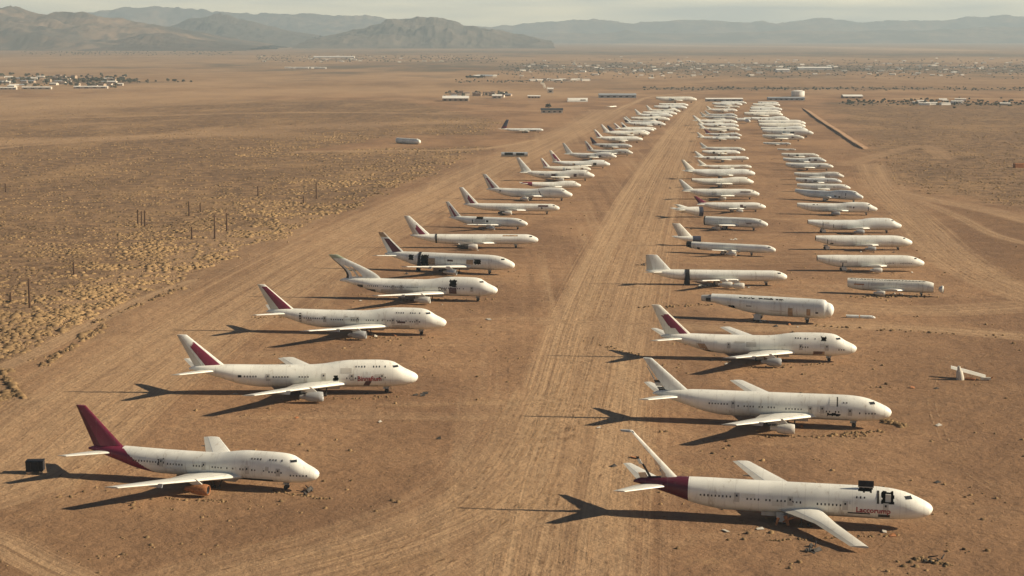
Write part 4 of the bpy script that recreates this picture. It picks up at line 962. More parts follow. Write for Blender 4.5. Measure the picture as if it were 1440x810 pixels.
jet((1107, 389.5), (908, 380.5), 'long slim white airliner with black strap around its hull, fifth in the middle row', NM, kind='tube', hi=True, fin='white', finh=8.0, finp=lambda u, v: (56 + 7.2 * v + u * (12.2 - 6.7 * v), 6.8 + 7.6 * v), tp=(.5, 0), wn=.8, wf=.35,
    eng=((31, -10.5, 'cool'), (25.5, -13.5, 'white')), bands=((47.3, 49.4, True),), gs=(10, 33), wn_st=None)
jet((1091, 352), (966, 343), 'white airliner hull with dark rear joint and detached tail behind, sixth in middle row', NM, kind='tube', s1=60, hi=True, wn=.65, wf=0, eng=((28, -9, 'white'),), bands=((56.5, 60, False),), marks=((50.5, 52.5, 2.4, 4.0, 'dark', 'tail_tear'),), gs=(16, 34))
jet((1080, 316), (991, 310), 'white airliner hull with cut off rear and dark open end, seventh in middle row', NM, kind='flat', s1=50, hi=True, wn=.5, wf=.35, eng=((38, -10.5, 'cool'),), marks=((5, 17, 5.2, 6.6, 'flap', 'stripped_panel'), (12, 16, 4.8, 5.6, 'brown', 'stripped_panel'), (22, 28, 2.6, 8.2, 'white2', 'stripped_panel')), bands=((49, 50, False),), gs=(11, 33))
jet((985, 345), (938, 345), 'detached white tail section leaning beside the sixth middle row hull', None, kind='tube', s0=52, s1=68.6, hi=True, fin='cream', finp=lambda u, v: (56 + 9 * v + u * (9 - 4 * v), 5.6 + 9.5 * v), tp=(0, .5), wn=0, wf=0, gearon=False, name='severed_tail', cat='aircraft wreck', cf=lambda q, z, y: 1 if q < 57 else 0, cmats=('navy',), dz=-1.2, ks=.85)
jet((988, 305), (938, 305.5), 'detached white tail section lying behind the seventh middle row hull', None, kind='flat', s0=48, s1=68.6, hi=True, fin='white', finp=lambda u, v: (54 + 11 * v + u * (9 - 5 * v), 7.5 + 3.4 * v), tp=(.7, .7), wn=0, wf=0, gearon=False, name='severed_tail', cat='aircraft wreck', cmats=('navy',), cf=lambda q, z, y: 1 if q < 51 else 0, dz=-1.5, ks=.85)
jet((1077, 291), (980, 287), 'white airliner with short burgundy fin and dirty nose, eighth in the middle row', NM, hi=True, kind='flat', fin='burg', finh=7.0, tp=(1, 0), wn=.75, wf=0, marks=((8, 20, 5.2, 6.8, 'flap', 'stripped_panel'), (23, 26, 3.5, 7.2, 'brown', 'stripped_panel'), (20, 23, 4.3, 5.5, 'dark', 'stripped_panel')), eng=((28, -11),), gs=(10, 33))
jet((1068, 273), (959, 268), 'white airliner with blunt fin and raised wing panels, ninth in the middle row', NM, hi=True, kind='flat', fin='white', finh=9.0, tp=(.8, .0), wn=.55, wf=.3, eng=((34, -11, 'white2'),), marks=((8, 17, 6.4, 7.4, 'brown', 'stripped_panel'), (38, 42, 4.2, 7.0, 'flap', 'stripped_panel')))
jet((1060, 256), (974, 254), 'white jumbo airliner without tail fin and with long low wing, tenth in middle row', NM, hi=True, paint_='white2', s1=62, wn=.9, wf=0, gs=(0, 33))
jet((1062, 244), (968, 245), 'grey-white airliner with faded pale fin, eleventh in the middle row', NM, hi=True, kind='flat', paint_='cool', fin='cream', finh=10, wn=.2, wf=0, tp=(.6, .6))
MID = [((1057, 235), (985, 234), 'tube', 'cream'), ((1053, 223), (984, 224), 'tube', 'white'), ((1041, 215), (990, 214.5), 'flat', None), ((1048, 211), (986, 208), 'flat', 'white'), ((1041, 194.5), (990, 197), 'tube', 'cream'),
       ((1043, 190.5), (992, 188), 'jumbo', 'burg'), ((1040, 182.5), (987, 182), 'jumbo', 'white'), ((1039, 177), (982, 175), 'flat', 'cream'), ((1037, 172), (980, 171.5), 'flat', 'white'), ((1038, 166.5), (985, 163.5), 'flat', 'cream'),
       ((1037, 163), (990, 160), 'jumbo', 'white'), ((1037, 155.5), (1000, 156), 'flat', 'cream'), ((1040, 150.5), (1009, 151.5), 'tube', None), ((1044, 147), (1008, 147.5), 'flat', None), ((1050, 145), (1014, 143.5), 'flat', None)]
for i, (n_, t_, kd, fn) in enumerate(MID):
    jet(n_, t_, f'white airliner with {FN[fn]}, {ORD[i + 11]} from front in middle row', NM, kd, s1=68.6 if fn else 62, fin=fn, finh=7.5, paint_=['white2', 'cool', 'white'][i % 3], wn=[1.0, .7, .85][i % 3], wf=[.7, .9][i % 2], tp=(.9, .7),
        eng=((31, -11, 'cool'),) if i % 3 == 0 else (), marks=extra_marks(kd), hi=i < 3)
# ---------------- right row
jr1, fr1 = jet((1313, 405), (1192, 397), 'tailless cream hull with slit roof and broken off nose, nearest in right row', NR, kind='flat', s0=5.0, s1=56, hi=True, paint_='white2', wn=.16, wf=0, eng=((37, -7.5, 'white'),), gs=(12, 34),
    holes=((10, 55, 8.75, 9.02, -1),), marks=((34, 42, 5.3, 7.0, 'flap', 'stripped_panel'), (46, 52, 5.6, 6.3, 'rust', 'rusty_patch')))
mb = MB(); mb.lathe([(31.6, .05), (32.2, 1.3), (33, 2.0), (34.2, 2.35), (34.7, 2.0), (34.9, .9), (34.9, .02)], 16, 0, o=(0, 0, 4.4)); mb.lathe([(34.72, 1.95), (35.0, 1.2), (35.05, .02)], 12, 1, o=(0, 0, 4.2)); mb.build('nose_cap', [M['white2'], M['dark']], jr1)
jet((1300, 370), (1149, 363), 'tailless white hull with smooth round nose and wedge shaped rear, second in right row', NR, kind='flat', s1=62, hi=True, wn=.18, wf=0, eng=((30, -9.5, 'cool'),), gs=(0, 46), win=((8, 26, 5.0),), marks=((45, 49, 5.0, 6.5, 'flap', 'stripped_panel'), (47.2, 47.8, 2.6, 6.2, 'dark', 'panel_joint')))
jet((1283, 341), (1147, 335), 'tailless white hull with two tone patched nose section, third in the right row', NR, kind='flat', s1=62, hi=True, wn=.2, wf=0, eng=((29, -9, 'steel'),), marks=((20, 30, 5.4, 6.8, 'cool', 'stripped_panel'), (51, 53, 3.8, 4.6, 'black', 'missing_window_panel'), (54.5, 54.9, 4, 6.8, 'dark', 'panel_joint')), gs=(9, 54))
jet((1268, 317.5), (1136, 312), 'tailless white jumbo hull with long hump, fourth in the right row', NR, s1=63, hi=True, paint_='cool', wn=.22, wf=0, eng=((31, -9.5, 'steel'),), marks=((53, 53.5, 3.5, 8, 'dark', 'panel_joint'), (46, 46.4, 3.5, 6, 'dark', 'panel_joint'), (49, 53, 6.2, 7.5, 'flap', 'stripped_panel')), gs=(10, 52))
jet((1234, 294), (1121, 288), 'tailless white jumbo hull with scattered dark roof holes, fifth in the right row', NR, s1=62, hi=True, wn=.22, wf=0, eng=((33, -9.5, 'steel'),), marks=((46, 47, 7.4, 7.9, 'black', 'missing_window_panel'), (48.2, 50, 7.4, 7.9, 'black', 'missing_window_panel'), (20, 24, 5.4, 7.2, 'flap', 'stripped_panel'), (18, 19, 5.4, 6.6, 'brown', 'stripped_panel'), (7, 7.5, 3, 6.5, 'dark', 'panel_joint')))
jet((1214, 277.5), (1119, 268), 'tailless white jumbo hull with black vertical joint near its nose, sixth in right row', NR, s1=62, hi=True, paint_='cool', wn=.2, wf=0, marks=((14.3, 14.9, 2.4, 9.3, 'black', 'panel_joint'), (19.5, 21, 3.6, 4.8, 'black', 'missing_window_panel'), (23, 25, 4.2, 5.2, 'dark', 'missing_window_panel')))
RGT = [((1196, 264.5), (1119, 259.5), 'flat'), ((1184, 255.5), (1115, 250), 'flat'), ((1187, 248), (1110, 241), 'jumbo'), ((1172, 234.5), (1105, 231), 'flat'), ((1162, 226.5), (1098, 222), 'jumbo'), ((1152, 219.5), (1099, 217), 'flat'),
       ((1119, 210.5), (1093, 209.5), 'tube'), ((1112, 202.5), (1066, 198), 'tube'), ((1131, 194), (1072, 191), 'flat'), ((1144, 187.5), (1072, 184), 'flat'), ((1136, 183), (1070, 180.5), 'jumbo'), ((1133, 177.5), (1068, 175.5), 'flat'),
       ((1133, 173.5), (1066, 171), 'flat'), ((1110, 168), (1060, 167.5), 'jumbo'), ((1101, 161.5), (1058, 163.5), 'flat'), ((1098, 157.5), (1057, 157), 'flat'), ((1100, 154), (1057, 153), 'flat'), ((1091, 151), (1057, 150), 'jumbo'), ((1097, 148), (1060, 147), 'flat'), ((1095, 145), (1066, 144), 'flat')]
RD = ['bare grey panels', 'dark joint amidships', 'low hump', 'dull rounded nose', 'bright hump', 'dull flat back']
for i, (n_, t_, kd) in enumerate(RGT):
    jet(n_, t_, f'tailless white hull with {RD[i] if i < 6 else "no fin"}, {ORD[i + 6]} from front in right row', NR, kd, s1=60, paint_=['white', 'white2', 'cool'][(i * 2) % 3], wn=[.6, .35, .85][i % 3], wf=[.3, .6][i % 2], tp=(0, 0), marks=extra_marks(kd), hi=i < 3, eng=((32, -9, 'steel'),) if i in (0, 1, 4) else ())
# ---------------- strays
jet((764, 183), (706, 183.5), 'lone airliner with dark upright fin parked apart in the scrub left of the rows', None, kind='tube', fin='dark', finp=lambda u, v: (62 + 1.5 * v - 6 * v + u * (9 - 4.5 * v), 6.8 + 15 * v), wn=.8, wf=.6, tp=(1.8, 0), paint_='cool', hi=True, eng=((30, -10, 'dark'),), marks=((12, 30, 2.4, 4.0, 'dark', 'stripped_panel'),), name='lone_airliner')
jet((591, 203), (567, 201.5), 'small white wingless fuselage lying on pale sand left of the rows', None, kind='blunt', s1=44, paint_='white', wn=0, wf=0, gearon=False, hi=True, name='fuselage_wreck', cat='aircraft wreck', dz=-1.4, ks=0.75)
jet((742, 220.5), (724, 220.5), 'grey gutted fuselage barrel with pale open end beside the left row', None, kind='tube', s0=8, s1=40, hi=True, paint_='steel', wn=0, wf=0, gearon=False, name='fuselage_wreck', cat='aircraft wreck', holes=((12, 22, 3.5, 6.4, -1), (26, 36, 3.8, 6.9, -1)), dz=-1.2, ks=0.75)
jet((1231, 447.5), (1203, 446.5), 'two white fuselage pieces on bare ground beyond the third middle row jet', None, kind='tube', s0=0, s1=40, hi=True, paint_='cool', wn=0, wf=0, gearon=False, gaps=((21, 22.6),), name='fuselage_wreck', cat='aircraft wreck', dz=-1.0, ks=0.28)
p = at(1437, 236); r_ = empty('shipping_container', p, R(8)); tag(r_, 'rusty orange container at the right edge of the scrub', 'container')
mb = MB(); mb.box((0, 0, 1.9), (14, 4, 3.8)); mb.build('container_shell', M['rust'], r_)
for q_ in range(9):
    mb = MB(); mb.box((-6.3 + 1.575 * q_, -2.05, 1.9), (.3, .1, 3.6)); mb.build('rib', M['rust'], r_)
mb = MB(); mb.box((7.05, 0, 1.9), (.1, 3.6, 3.4)); mb.build('door', M['tan'], r_)
# severed wing with engine, right foreground
p = at(1362, 532); r_ = empty('wing_wreck', p, R(-14)); tag(r_, 'severed white wing propped on an engine pod, lying alone on dirt at right', 'aircraft wreck')
mb = MB(); a0, b0 = Vector((-5.6, 1.2, 3.2)), Vector((5.2, -.6, 1.1)); vs_ = []
for k in range(7):
    c_ = a0.lerp(b0, k / 6); hw_ = 1.0 + .5 * math.sin(k / 6 * 3.1); th_ = .18 + .12 * math.sin(k / 6 * 3.1)
    vs_ += [c_ + Vector((0, hw_, .25)), c_ + Vector((0, 0, th_ + .12)), c_ + Vector((0, -hw_, -.35)), c_ + Vector((0, 0, -th_))]
fs_ = [(k * 4 + i, k * 4 + 4 + i, k * 4 + 4 + (i + 1) % 4, k * 4 + (i + 1) % 4) for k in range(6) for i in range(4)] + [(0, 1, 2, 3), (27, 26, 25, 24)]
mb.add(vs_, fs_, [0 if f[0] % 4 < 2 else 1 for f in fs_[:-2]] + [1, 1]); mb.build('wing', [M['wing'], M['dark']], r_, True, 30)
e = link('engine', cached(('eng', 'white2'), lambda: engine_mb().mesh('engine', [M['white2'], M['metal']], True, 45)), r_); e.location = (-2.8, -2.2, 1.2); e.rotation_euler = (0, R(80), R(30)); e.scale = (.8,) * 3
mb = MB(); mb.box((5.2, -1.4, .5), (3.2, .8, .7), 0, .2); mb.box((.5, -1.8, .3), (3.0, 1.2, .5), 1, -.2); mb.tube((6.6, -.6, .3), (7.6, -.9, 1.2), .3, .1, 6, 1); mb.build('flap', [M['white2'], M['rust']], r_)
# added black box for the dark mass where the tailplane shadow falls
p = at(50, 664); r_ = empty('stand_in_box', p, R(4)); tag(r_, 'black box added near the left edge for a dark mass in tailplane shadow', 'added box')
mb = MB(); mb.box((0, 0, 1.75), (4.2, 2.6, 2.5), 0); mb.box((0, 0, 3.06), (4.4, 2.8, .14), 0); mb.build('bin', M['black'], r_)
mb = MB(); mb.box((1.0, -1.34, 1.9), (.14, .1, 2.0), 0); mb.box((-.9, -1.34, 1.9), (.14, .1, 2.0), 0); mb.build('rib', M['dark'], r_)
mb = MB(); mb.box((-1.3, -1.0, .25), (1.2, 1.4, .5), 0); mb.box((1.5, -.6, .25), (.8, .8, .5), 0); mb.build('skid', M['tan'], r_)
# scrap heaps on the ground beside jets
SC = [((430, 693), 'bent dark metal scrap under the nose of the nearest left jet'), ((1140, 776), 'dark scrap pile under the near wing of the skeleton finned jet'), ((1318, 790), 'tangle of dark scrap and brush at the lower right corner'), ((590, 556), 'small wheel unit scrap under the nose of the red lettered jet'),
      ((1075, 452), 'pale scrap pieces under the blunt nosed hull'), ((1260, 414), 'torn panels scattered under the nearest right row hull'), ((990, 402), 'white panel scraps under the black strapped airliner'), ((905, 372), 'bent metal frame standing behind the long slim jet'), ((1035, 337), 'white panels lying between sixth and seventh middle row hulls'), ((1195, 380), 'pale sheets lying beneath the second right row hull')]
for i, (px, lb) in enumerate(SC):
    p = at(*px); r_ = empty('scrap_pile', p, random.random() * 3); tag(r_, lb, 'scrap pile')
    rs = random.Random(i + 40)
    for j in range(6):
        mb = MB(); a = rs.uniform(0, 6.28); l = rs.uniform(.6, 2.4)
        c_ = (rs.gauss(0, 1.6), rs.gauss(0, 1.2), .0)
        if j % 2: mb.tube((c_[0], c_[1], .15), (c_[0] + l * math.cos(a), c_[1] + l * math.sin(a), rs.uniform(.2, 1.1)), .16, .1, 6)
        else: mb.add([(c_[0], c_[1], .05), (c_[0] + l, c_[1] + .3, .1), (c_[0] + l * .9, c_[1] + 1.0, rs.uniform(.3, .9)), (c_[0] + .1, c_[1] + .8, rs.uniform(.2, .7)), (c_[0] + .02, c_[1] + .05, -.05), (c_[0] + l, c_[1] + .35, .0), (c_[0] + l * .9, c_[1] + 1.06, .2), (c_[0] + .1, c_[1] + .86, .1)],
                     [(0, 1, 2, 3), (7, 6, 5, 4), (0, 4, 5, 1), (1, 5, 6, 2), (2, 6, 7, 3), (3, 7, 4, 0)])
        mb.build('metal_sheet' if j % 2 == 0 else 'metal_tube', M[(['white2', 'cool'] if 'pale' in lb or 'white' in lb or 'torn' in lb else ['dark', 'black', 'rust'])[j % 2]], r_)
near_roots = [r for r in ROOTS if r[0].location.y < 900 and r[2] > .5]
for i in range(84):
    for _ in range(50):
        px, py = random.uniform(360, 1330), random.uniform(215, 700)
        if not (690 < px < 880 - (py - 200) * .1) and px > 900 - py * .95 + 60: break
    p = at(px, py); r0 = random.uniform(.5, 1.5)
    if i >= 26:
        q_ = near_roots[i % len(near_roots)]; p = q_[0].matrix_basis @ Vector((random.uniform(-24, 28), random.uniform(-13, -1.5), 0)); p.z = 0; r0 = random.uniform(.35, 1.0)
    mb = MB(); a_ = random.uniform(0, 3); vs_ = []
    for z0, sx, sy in ((.02, -1, -.5), (.05, 1, -.6), (random.uniform(.2, .7), .8, .6), (.15, -.9, .5)):
        vs_.append((sx * r0, sy * r0, z0))
    vs_ += [(a[0] * .98, a[1] * .98 + .05, a[2] - .09) for a in vs_]
    o_ = mb.add(vs_, [(0, 1, 2, 3), (7, 6, 5, 4), (0, 4, 5, 1), (1, 5, 6, 2), (2, 6, 7, 3), (3, 7, 4, 0)]).build('scrap_sheet', M[random.choice(['white2', 'dark', 'flap', 'rust', 'dark'])])
    o_.location = p; o_.rotation_euler = (0, 0, a_); tag(o_, 'small bent scrap sheet lying alone on the dirt among the parked aircraft', 'scrap sheet', 'scrap sheets scattered among the aircraft')
# jumble of small white nose sections between middle and right rows
for i, (a, b, ttl) in enumerate((((1049, 172), (1042, 172), 'leftmost'), ((1054, 174), (1047, 173), 'frontmost'), ((1059, 171), (1052, 171), 'rightmost'))):
    jet(a, b, f'small white nose section, {ttl} of the cluster between middle and right rows', 'cut nose sections between the rows', kind='blunt', s1=20, wn=0, wf=0, gearon=False, name='nose_section', cat='aircraft wreck', paint_='cool', ks=.6)
jet((913, 159.5), (893, 162), 'white severed wing and hull piece left behind the far left row', None, kind='tube', s1=44, wn=.5, wf=.5, gearon=False, name='fuselage_wreck', cat='aircraft wreck', dz=-1, ks=0.5)
jet((867, 150), (846, 151.5), 'small white aircraft remains beside the diagonal dirt road', None, kind='tube', s1=68.6, wn=.8, wf=.8, gearon=False, name='fuselage_wreck', cat='aircraft wreck', dz=-1, ks=0.35)

# ------------------------------------------------------------------ posts, berm, buildings, trees
PO = [(42, 392, 433, 'tall'), (15, 411, 424, 'short'), (104, 368, 385, 'short'), (194, 295, 314, 'mid'), (199, 297, 316, 'mid'), (204, 296, 318, 'mid'), (266, 283, 304, 'mid'), (282, 286, 299, 'short'), (302, 302, 335, 'tall'), (319, 300, 324, 'mid'), (270, 319, 336, 'short'), (363, 262, 275, 'short'), (445, 257, 279, 'mid'), (427, 276, 286, 'short'), (8, 258, 270, 'short')]
for i, (px, y0, y1, kd) in enumerate(PO):
    p = at(px, y1); h = (y1 - y0) / (F * p.y / (p.y ** 2 + HC ** 2)) * 1.0
    r_ = empty('wooden_pole', p, random.random()); near_ = ['leftmost and nearest, tallest of all', 'low, left edge', 'short, left of the pole cluster', 'left of a close trio', 'middle of a close trio', 'right of a close trio', 'tall, behind the cluster', 'short, behind the cluster', 'tallest of the cluster', 'right end of the cluster', 'shortest, front of the cluster', 'short, far beyond the cluster', 'farthest right of all', 'low, next to the farthest right pole', 'short, far left edge'][i]
    tag(r_, f'brown wooden pole in the left scrub, {near_}', 'pole', 'wooden poles in the left scrub')
    mb = MB(); mb.tube((0, 0, -.5), (random.uniform(-.2, .2), random.uniform(-.2, .2), h), .5, .36, 8); mb.build('post', M['wood'], r_)
    if kd != 'short':
        mb = MB(); mb.box((0, 0, h - .9), (2.2, .2, .22)); mb.build('crossarm', M['wood'], r_)
# earth berm beside the ditch
P = smooth_line(poly_world([(1128, 152), (1148, 167.5), (1172, 183), (1196, 199.5), (1214, 210)]), 6)
mb = MB(); vs_ = []
for i, q in enumerate(P):
    d = P[min(i + 1, len(P) - 1)] - P[max(i - 1, 0)]; d = d / np.hypot(*d); nrm = np.array([d[1], -d[0]])
    if nrm[0] < 0: nrm = -nrm
    f = min(1, i / 3 + .15, (len(P) - 1 - i) / 2 + .25)
    for off, z in ((-1.8, -.8), (-1.0, .5), (-.3, 1.6), (.8, 1.4), (3, .7), (5 + 6 * f, -.5)):
        wv_ = random.uniform(.75, 1.2); vs_.append((q[0] + nrm[0] * off * (.6 + .4 * f), q[1] + nrm[1] * off * (.6 + .4 * f), z * f * wv_ if z > 0 else z))
mb.add(vs_, [(i * 6 + j, i * 6 + j + 1, i * 6 + j + 7, i * 6 + j + 6) for i in range(len(P) - 1) for j in range(5)])
tag(mb.build('earth_berm', M['dirt'], None, True, 180), 'long heaped earth berm running diagonally behind the right row', 'berm', kind='structure')
def gable(root, w, d, h, rh, wall, roof, wins=0):
    mb = MB(); x, y = w / 2, d / 2
    mb.add([(-x, -y, 0), (x, -y, 0), (x, y, 0), (-x, y, 0), (-x, -y, h), (x, -y, h), (x, y, h), (-x, y, h), (-x, 0, h + rh), (x, 0, h + rh)], [(0, 1, 5, 4), (1, 2, 6, 9, 5), (2, 3, 7, 6), (3, 0, 4, 8, 7)]); mb.build('wall', M[wall], root)
    mb = MB(); e = .5; k = (y + e) / y
    mb.add([(-x - e, -y - e, h - rh * (k - 1) + .05), (x + e, -y - e, h - rh * (k - 1) + .05), (x + e, 0, h + rh + .05), (-x - e, 0, h + rh + .05), (x + e, y + e, h - rh * (k - 1) + .05), (-x - e, y + e, h - rh * (k - 1) + .05),
            (-x - e, -y - e, h - rh * (k - 1) + .3), (x + e, -y - e, h - rh * (k - 1) + .3), (x + e, 0, h + rh + .3), (-x - e, 0, h + rh + .3), (x + e, y + e, h - rh * (k - 1) + .3), (-x - e, y + e, h - rh * (k - 1) + .3)],
           [(6, 7, 8, 9), (9, 8, 10, 11), (3, 2, 1, 0), (5, 4, 2, 3), (0, 1, 7, 6), (5, 11, 10, 4), (1, 2, 8, 7), (2, 4, 10, 8), (0, 6, 9, 3), (3, 9, 11, 5)]); mb.build('roof', M[roof], root)
    for i in range(wins):
        mb = MB(); mb.box((-x + w * (i + .5) / wins, -y - .02, h * .45), (w / wins * .45, .08, h * .4)); mb.build('door' if i % 3 == 1 else 'window', M['glass'], root)
def bldg(px, py, w, d, h, rh, wall, roof, label, wins=0, rz=0.0, cat='building', name='building', group=None):
    r_ = empty(name, at(px, py), rz); tag(r_, label, cat, group); gable(r_, w, d, h, rh, wall, roof, wins); return r_
bldg(641, 142, 44, 30, 5, 3.5, 'wall2', 'roofw', 'white low pitched hall, widest building of the desert compound left of the aircraft', 5)
bldg(699, 138.5, 17, 12, 5, 2, 'wall', 'roofw', 'pale house at the right end of the desert compound', 2)
bldg(751, 138, 22, 10, 3.6, 1.2, 'wall2', 'roofw', 'white roofed open shed between compound and hangars', 4)
bldg(776, 159, 31, 9, 4.6, 2.2, 'wall', 'roofd', 'long dark roofed shed with pale gable end standing alone behind the lone airliner', 4, cat='shed', name='shed')
bldg(868, 137.5, 66, 16, 5, 2.5, 'roofg', 'roofg', 'longest grey hangar beyond the far end of the left row', 6, cat='hangar', name='hangar')
bldg(1105, 141, 62, 14, 4, 1.5, 'roofg', 'roofg', 'low grey shed in front of the white tank', 7, cat='shed', name='shed')
bldg(1018, 142.5, 62, 10, 4, 1.5, 'roofg', 'roofw', 'long low shed behind the far end of the middle row', 6, cat='shed', name='shed')
bldg(1198, 138, 34, 22, 3.5, 2.5, 'wall2', 'roofw', 'bright white roofed building right of the white tank', 3)
bldg(774, 131, 11, 8, 8, 2, 'wall', 'roofw', 'small tall white shed below the pale dust plume', 1, cat='shed', name='shed')
# arched hangar
r_ = empty('arched_hangar', at(812, 143)); tag(r_, 'white arched hangar with open right end beyond the dark shed', 'hangar')
mb = MB(); n = 12; vs_ = []
for x_ in (-17, 17):
    for rr_ in (6.5, 5.9):
        for i in range(n + 1): tt = math.pi * i / n; vs_.append((x_, rr_ * 1.35 * math.cos(tt), rr_ * math.sin(tt) * .95))
m_ = n + 1
fs_ = []
for i in range(n): fs_ += [(i, i + 1, 2 * m_ + i + 1, 2 * m_ + i), (m_ + i, 3 * m_ + i, 3 * m_ + i + 1, m_ + i + 1), (i, m_ + i, m_ + i + 1, i + 1), (2 * m_ + i, 2 * m_ + i + 1, 3 * m_ + i + 1, 3 * m_ + i)]
mb.add(vs_, fs_); mb.build('arched_roof', M['roofw'], r_); mb = MB(); mb.box((-16, 0, 2.8), (.3, 14, 5.4)); mb.box((9, -8.0, 2.2), (9, .3, 3.4)); mb.build('door', M['dark'], r_)
# tank
r_ = empty('storage_tank', at(1122, 135.5)); tag(r_, 'round white storage tank beyond the end of the right row', 'tank')
mb = MB(); mb.lathe([(0, 12), (9, 12), (9.2, 12.2), (9.5, 12.2)], 32, 0, 'z'); mb.build('tank_wall', M['cool'], r_, True, 40)
mb = MB(); mb.lathe([(9.5, 12.2), (11, 6), (11.4, .01)], 32, 0, 'z'); mb.build('roof', M['roofw'], r_, True, 40)
# dust plume
p = at(773, 130); mb = MB()
for i in range(7):
    q = i / 6; c_ = Vector((-4 - 12 * q + random.uniform(-2, 2), random.uniform(-2, 2), 5 + 13 * q ** .8)); r0 = 2.2 + 2.2 * q * (1.2 - q)
    vs_ = []; fs_ = []
    for a in range(7):
        th = math.pi * a / 6
        for b in range(10): ph = 2 * math.pi * b / 10; rr_ = r0 * random.uniform(.75, 1.2); vs_.append(c_ + Vector((math.sin(th) * math.cos(ph), math.sin(th) * math.sin(ph), math.cos(th))) * rr_)
    for a in range(6):
        for b in range(10): fs_.append((a * 10 + b, (a + 1) * 10 + b, (a + 1) * 10 + (b + 1) % 10, a * 10 + (b + 1) % 10))
    mb.add(vs_, fs_)
t = NT('drifting_dust'); pv = t.n('ShaderNodeVolumePrincipled'); pv.inputs['Color'].default_value = (.9, .84, .72, 1); pv.inputs['Density'].default_value = .4; t.t.links.new(pv.outputs[0], t.out.inputs['Volume'])
po = mb.build('dust', t.mat); po.location = p; tag(po, 'small pale dust plume drifting up behind the dark shed', 'dust', kind='stuff')
# trees
def crown_mesh(seed, h, w, mat):
    rs = random.Random(seed); mb = MB()
    for _ in range(70):
        th = rs.uniform(0, 6.28); r0 = w * rs.random() ** .6; z = h * (.3 + .7 * rs.random()); r0 *= 1.15 - .75 * abs(z / h - .55) * 1.5
        c_ = Vector((r0 * math.cos(th), r0 * math.sin(th), z)); s_ = w * rs.uniform(.16, .34)
        ax = Vector((rs.gauss(0, 1), rs.gauss(0, 1), rs.gauss(0, 1))).normalized(); u = ax.orthogonal().normalized(); v = ax.cross(u)
        pts = [c_ + u * s_, c_ + v * s_, c_ - u * s_ * rs.uniform(.5, 1), c_ - v * s_ * rs.uniform(.5, 1), c_ + ax * s_ * .8, c_ - ax * s_ * .8]
        mb.add(pts, [(0, 1, 4), (1, 2, 4), (2, 3, 4), (3, 0, 4), (1, 0, 5), (2, 1, 5), (3, 2, 5), (0, 3, 5)])
    return mb.mesh('crown', [M[mat]])
CR = [(crown_mesh(s, h, w, m), MB().tube((0, 0, -.3), (0, 0, h * .55), .22, .12, 6).mesh('trunk', [M['bark']])) for s, h, w, m in ((1, 6.5, 3.4, 'leaf'), (2, 5.0, 3.0, 'leaf2'), (3, 9.5, 2.2, 'leaf2'), (4, 4.0, 3.4, 'leaf'))]
def tree(px, py, v, k, label, group):
    r_ = empty('tree', at(px, py), random.uniform(0, 6), k); tag(r_, label, 'tree', group)
    link('crown', CR[v][0], r_); link('trunk', CR[v][1], r_)
rt = random.Random(3)
for i in range(190):
    px = rt.uniform(-6, 185) if i < 176 else rt.uniform(185, 295); py = rt.triangular(104, 123, 110) + (px / 60 if px < 190 else 0) if i < 176 else rt.uniform(114.5, 116.5)
    tree(px, py, rt.choice([0, 1, 1, 3]), rt.uniform(.7, 1.5), 'dusty green tree among the houses of the left village' if px < 190 else 'low dusty tree in the line right of the left village', 'trees of the left village' if px < 190 else 'tree line right of the left village')
for px, k, lb in ((193, 1.45, 'tall dark conical tree at the right edge of the left village'), (208, 1.2, 'shorter dark conical tree just right of the tallest village conifer')): tree(px, 118, 2, k, lb, None)
for i in range(24): tree(rt.uniform(625, 716), rt.uniform(131, 137), rt.choice([0, 1, 3]), rt.uniform(.6, 1.1), 'small dusty tree behind the white compound hall', 'trees of the desert compound')
tree(771, 153, 1, 1.5, 'dark bushy tree directly behind the dark roofed shed', None)
for i in range(125): px = rt.uniform(1185, 1446); tree(px, 143.5 + (px - 1185) / 260 * 2.2 + rt.gauss(0, 1.0 + (px > 1270) * 1.9), rt.choice([1, 3, 1, 3]), rt.uniform(.35, .85), 'low dark tree in the long belt beyond the right scrub', 'tree belt beyond the right scrub')
for i in range(22): tree(rt.uniform(655, 694), rt.uniform(108.5, 110.5), 1, rt.uniform(.9, 1.4), 'dark tree beside the distant pale strip left of centre', 'trees beside the distant pale strip')
# houses: shared walls and roofs
def house_meshes(w, d, h, rh, wall, roof):
    r_ = empty('tmp'); gable(r_, w, d, h, rh, wall, roof, 0); ms = [c.data for c in r_.children]
    for c in list(r_.children): bpy.data.objects.remove(c)
    bpy.data.objects.remove(r_); return ms
HM = [house_meshes(*a) for a in ((13, 9, 3.2, 1.8, 'wall', 'roofb'), (16, 10, 3.2, 1.2, 'wall', 'roofw'), (11, 9, 5.5, 1.6, 'wall2', 'roofb'), (20, 9, 3.6, .8, 'roofw', 'roofw'), (14, 10, 3.4, 1.5, 'wall2', 'roofg'))]
def house(px, py, v, k, label, group, rz=None):
    r_ = empty('house', at(px, py), rt.uniform(-.4, .4) if rz is None else rz, k); tag(r_, label, 'house', group)
    for nm, m in zip(('wall', 'roof'), HM[v]): link(nm, m, r_)
for i in range(46): house(rt.uniform(0, 172), rt.uniform(108, 123) + 1, rt.choice([0, 1, 2, 4]), rt.uniform(.9, 1.3), 'small house among trees in the left village', 'houses of the left village')
for px, py, w_, lb in ((52, 125.5, 60, 'long pale wall roofed building at the left front of the village'), (128, 124.5, 70, 'long white building at the right front of the village'), (12, 126, 34, 'pale long building at the very left edge of the village'), (168, 120.5, 16, 'bright white house at the right end of the village')):
    bldg(px, py, w_, 9, 4, 1.2, 'wall', 'roofw', lb, 4)
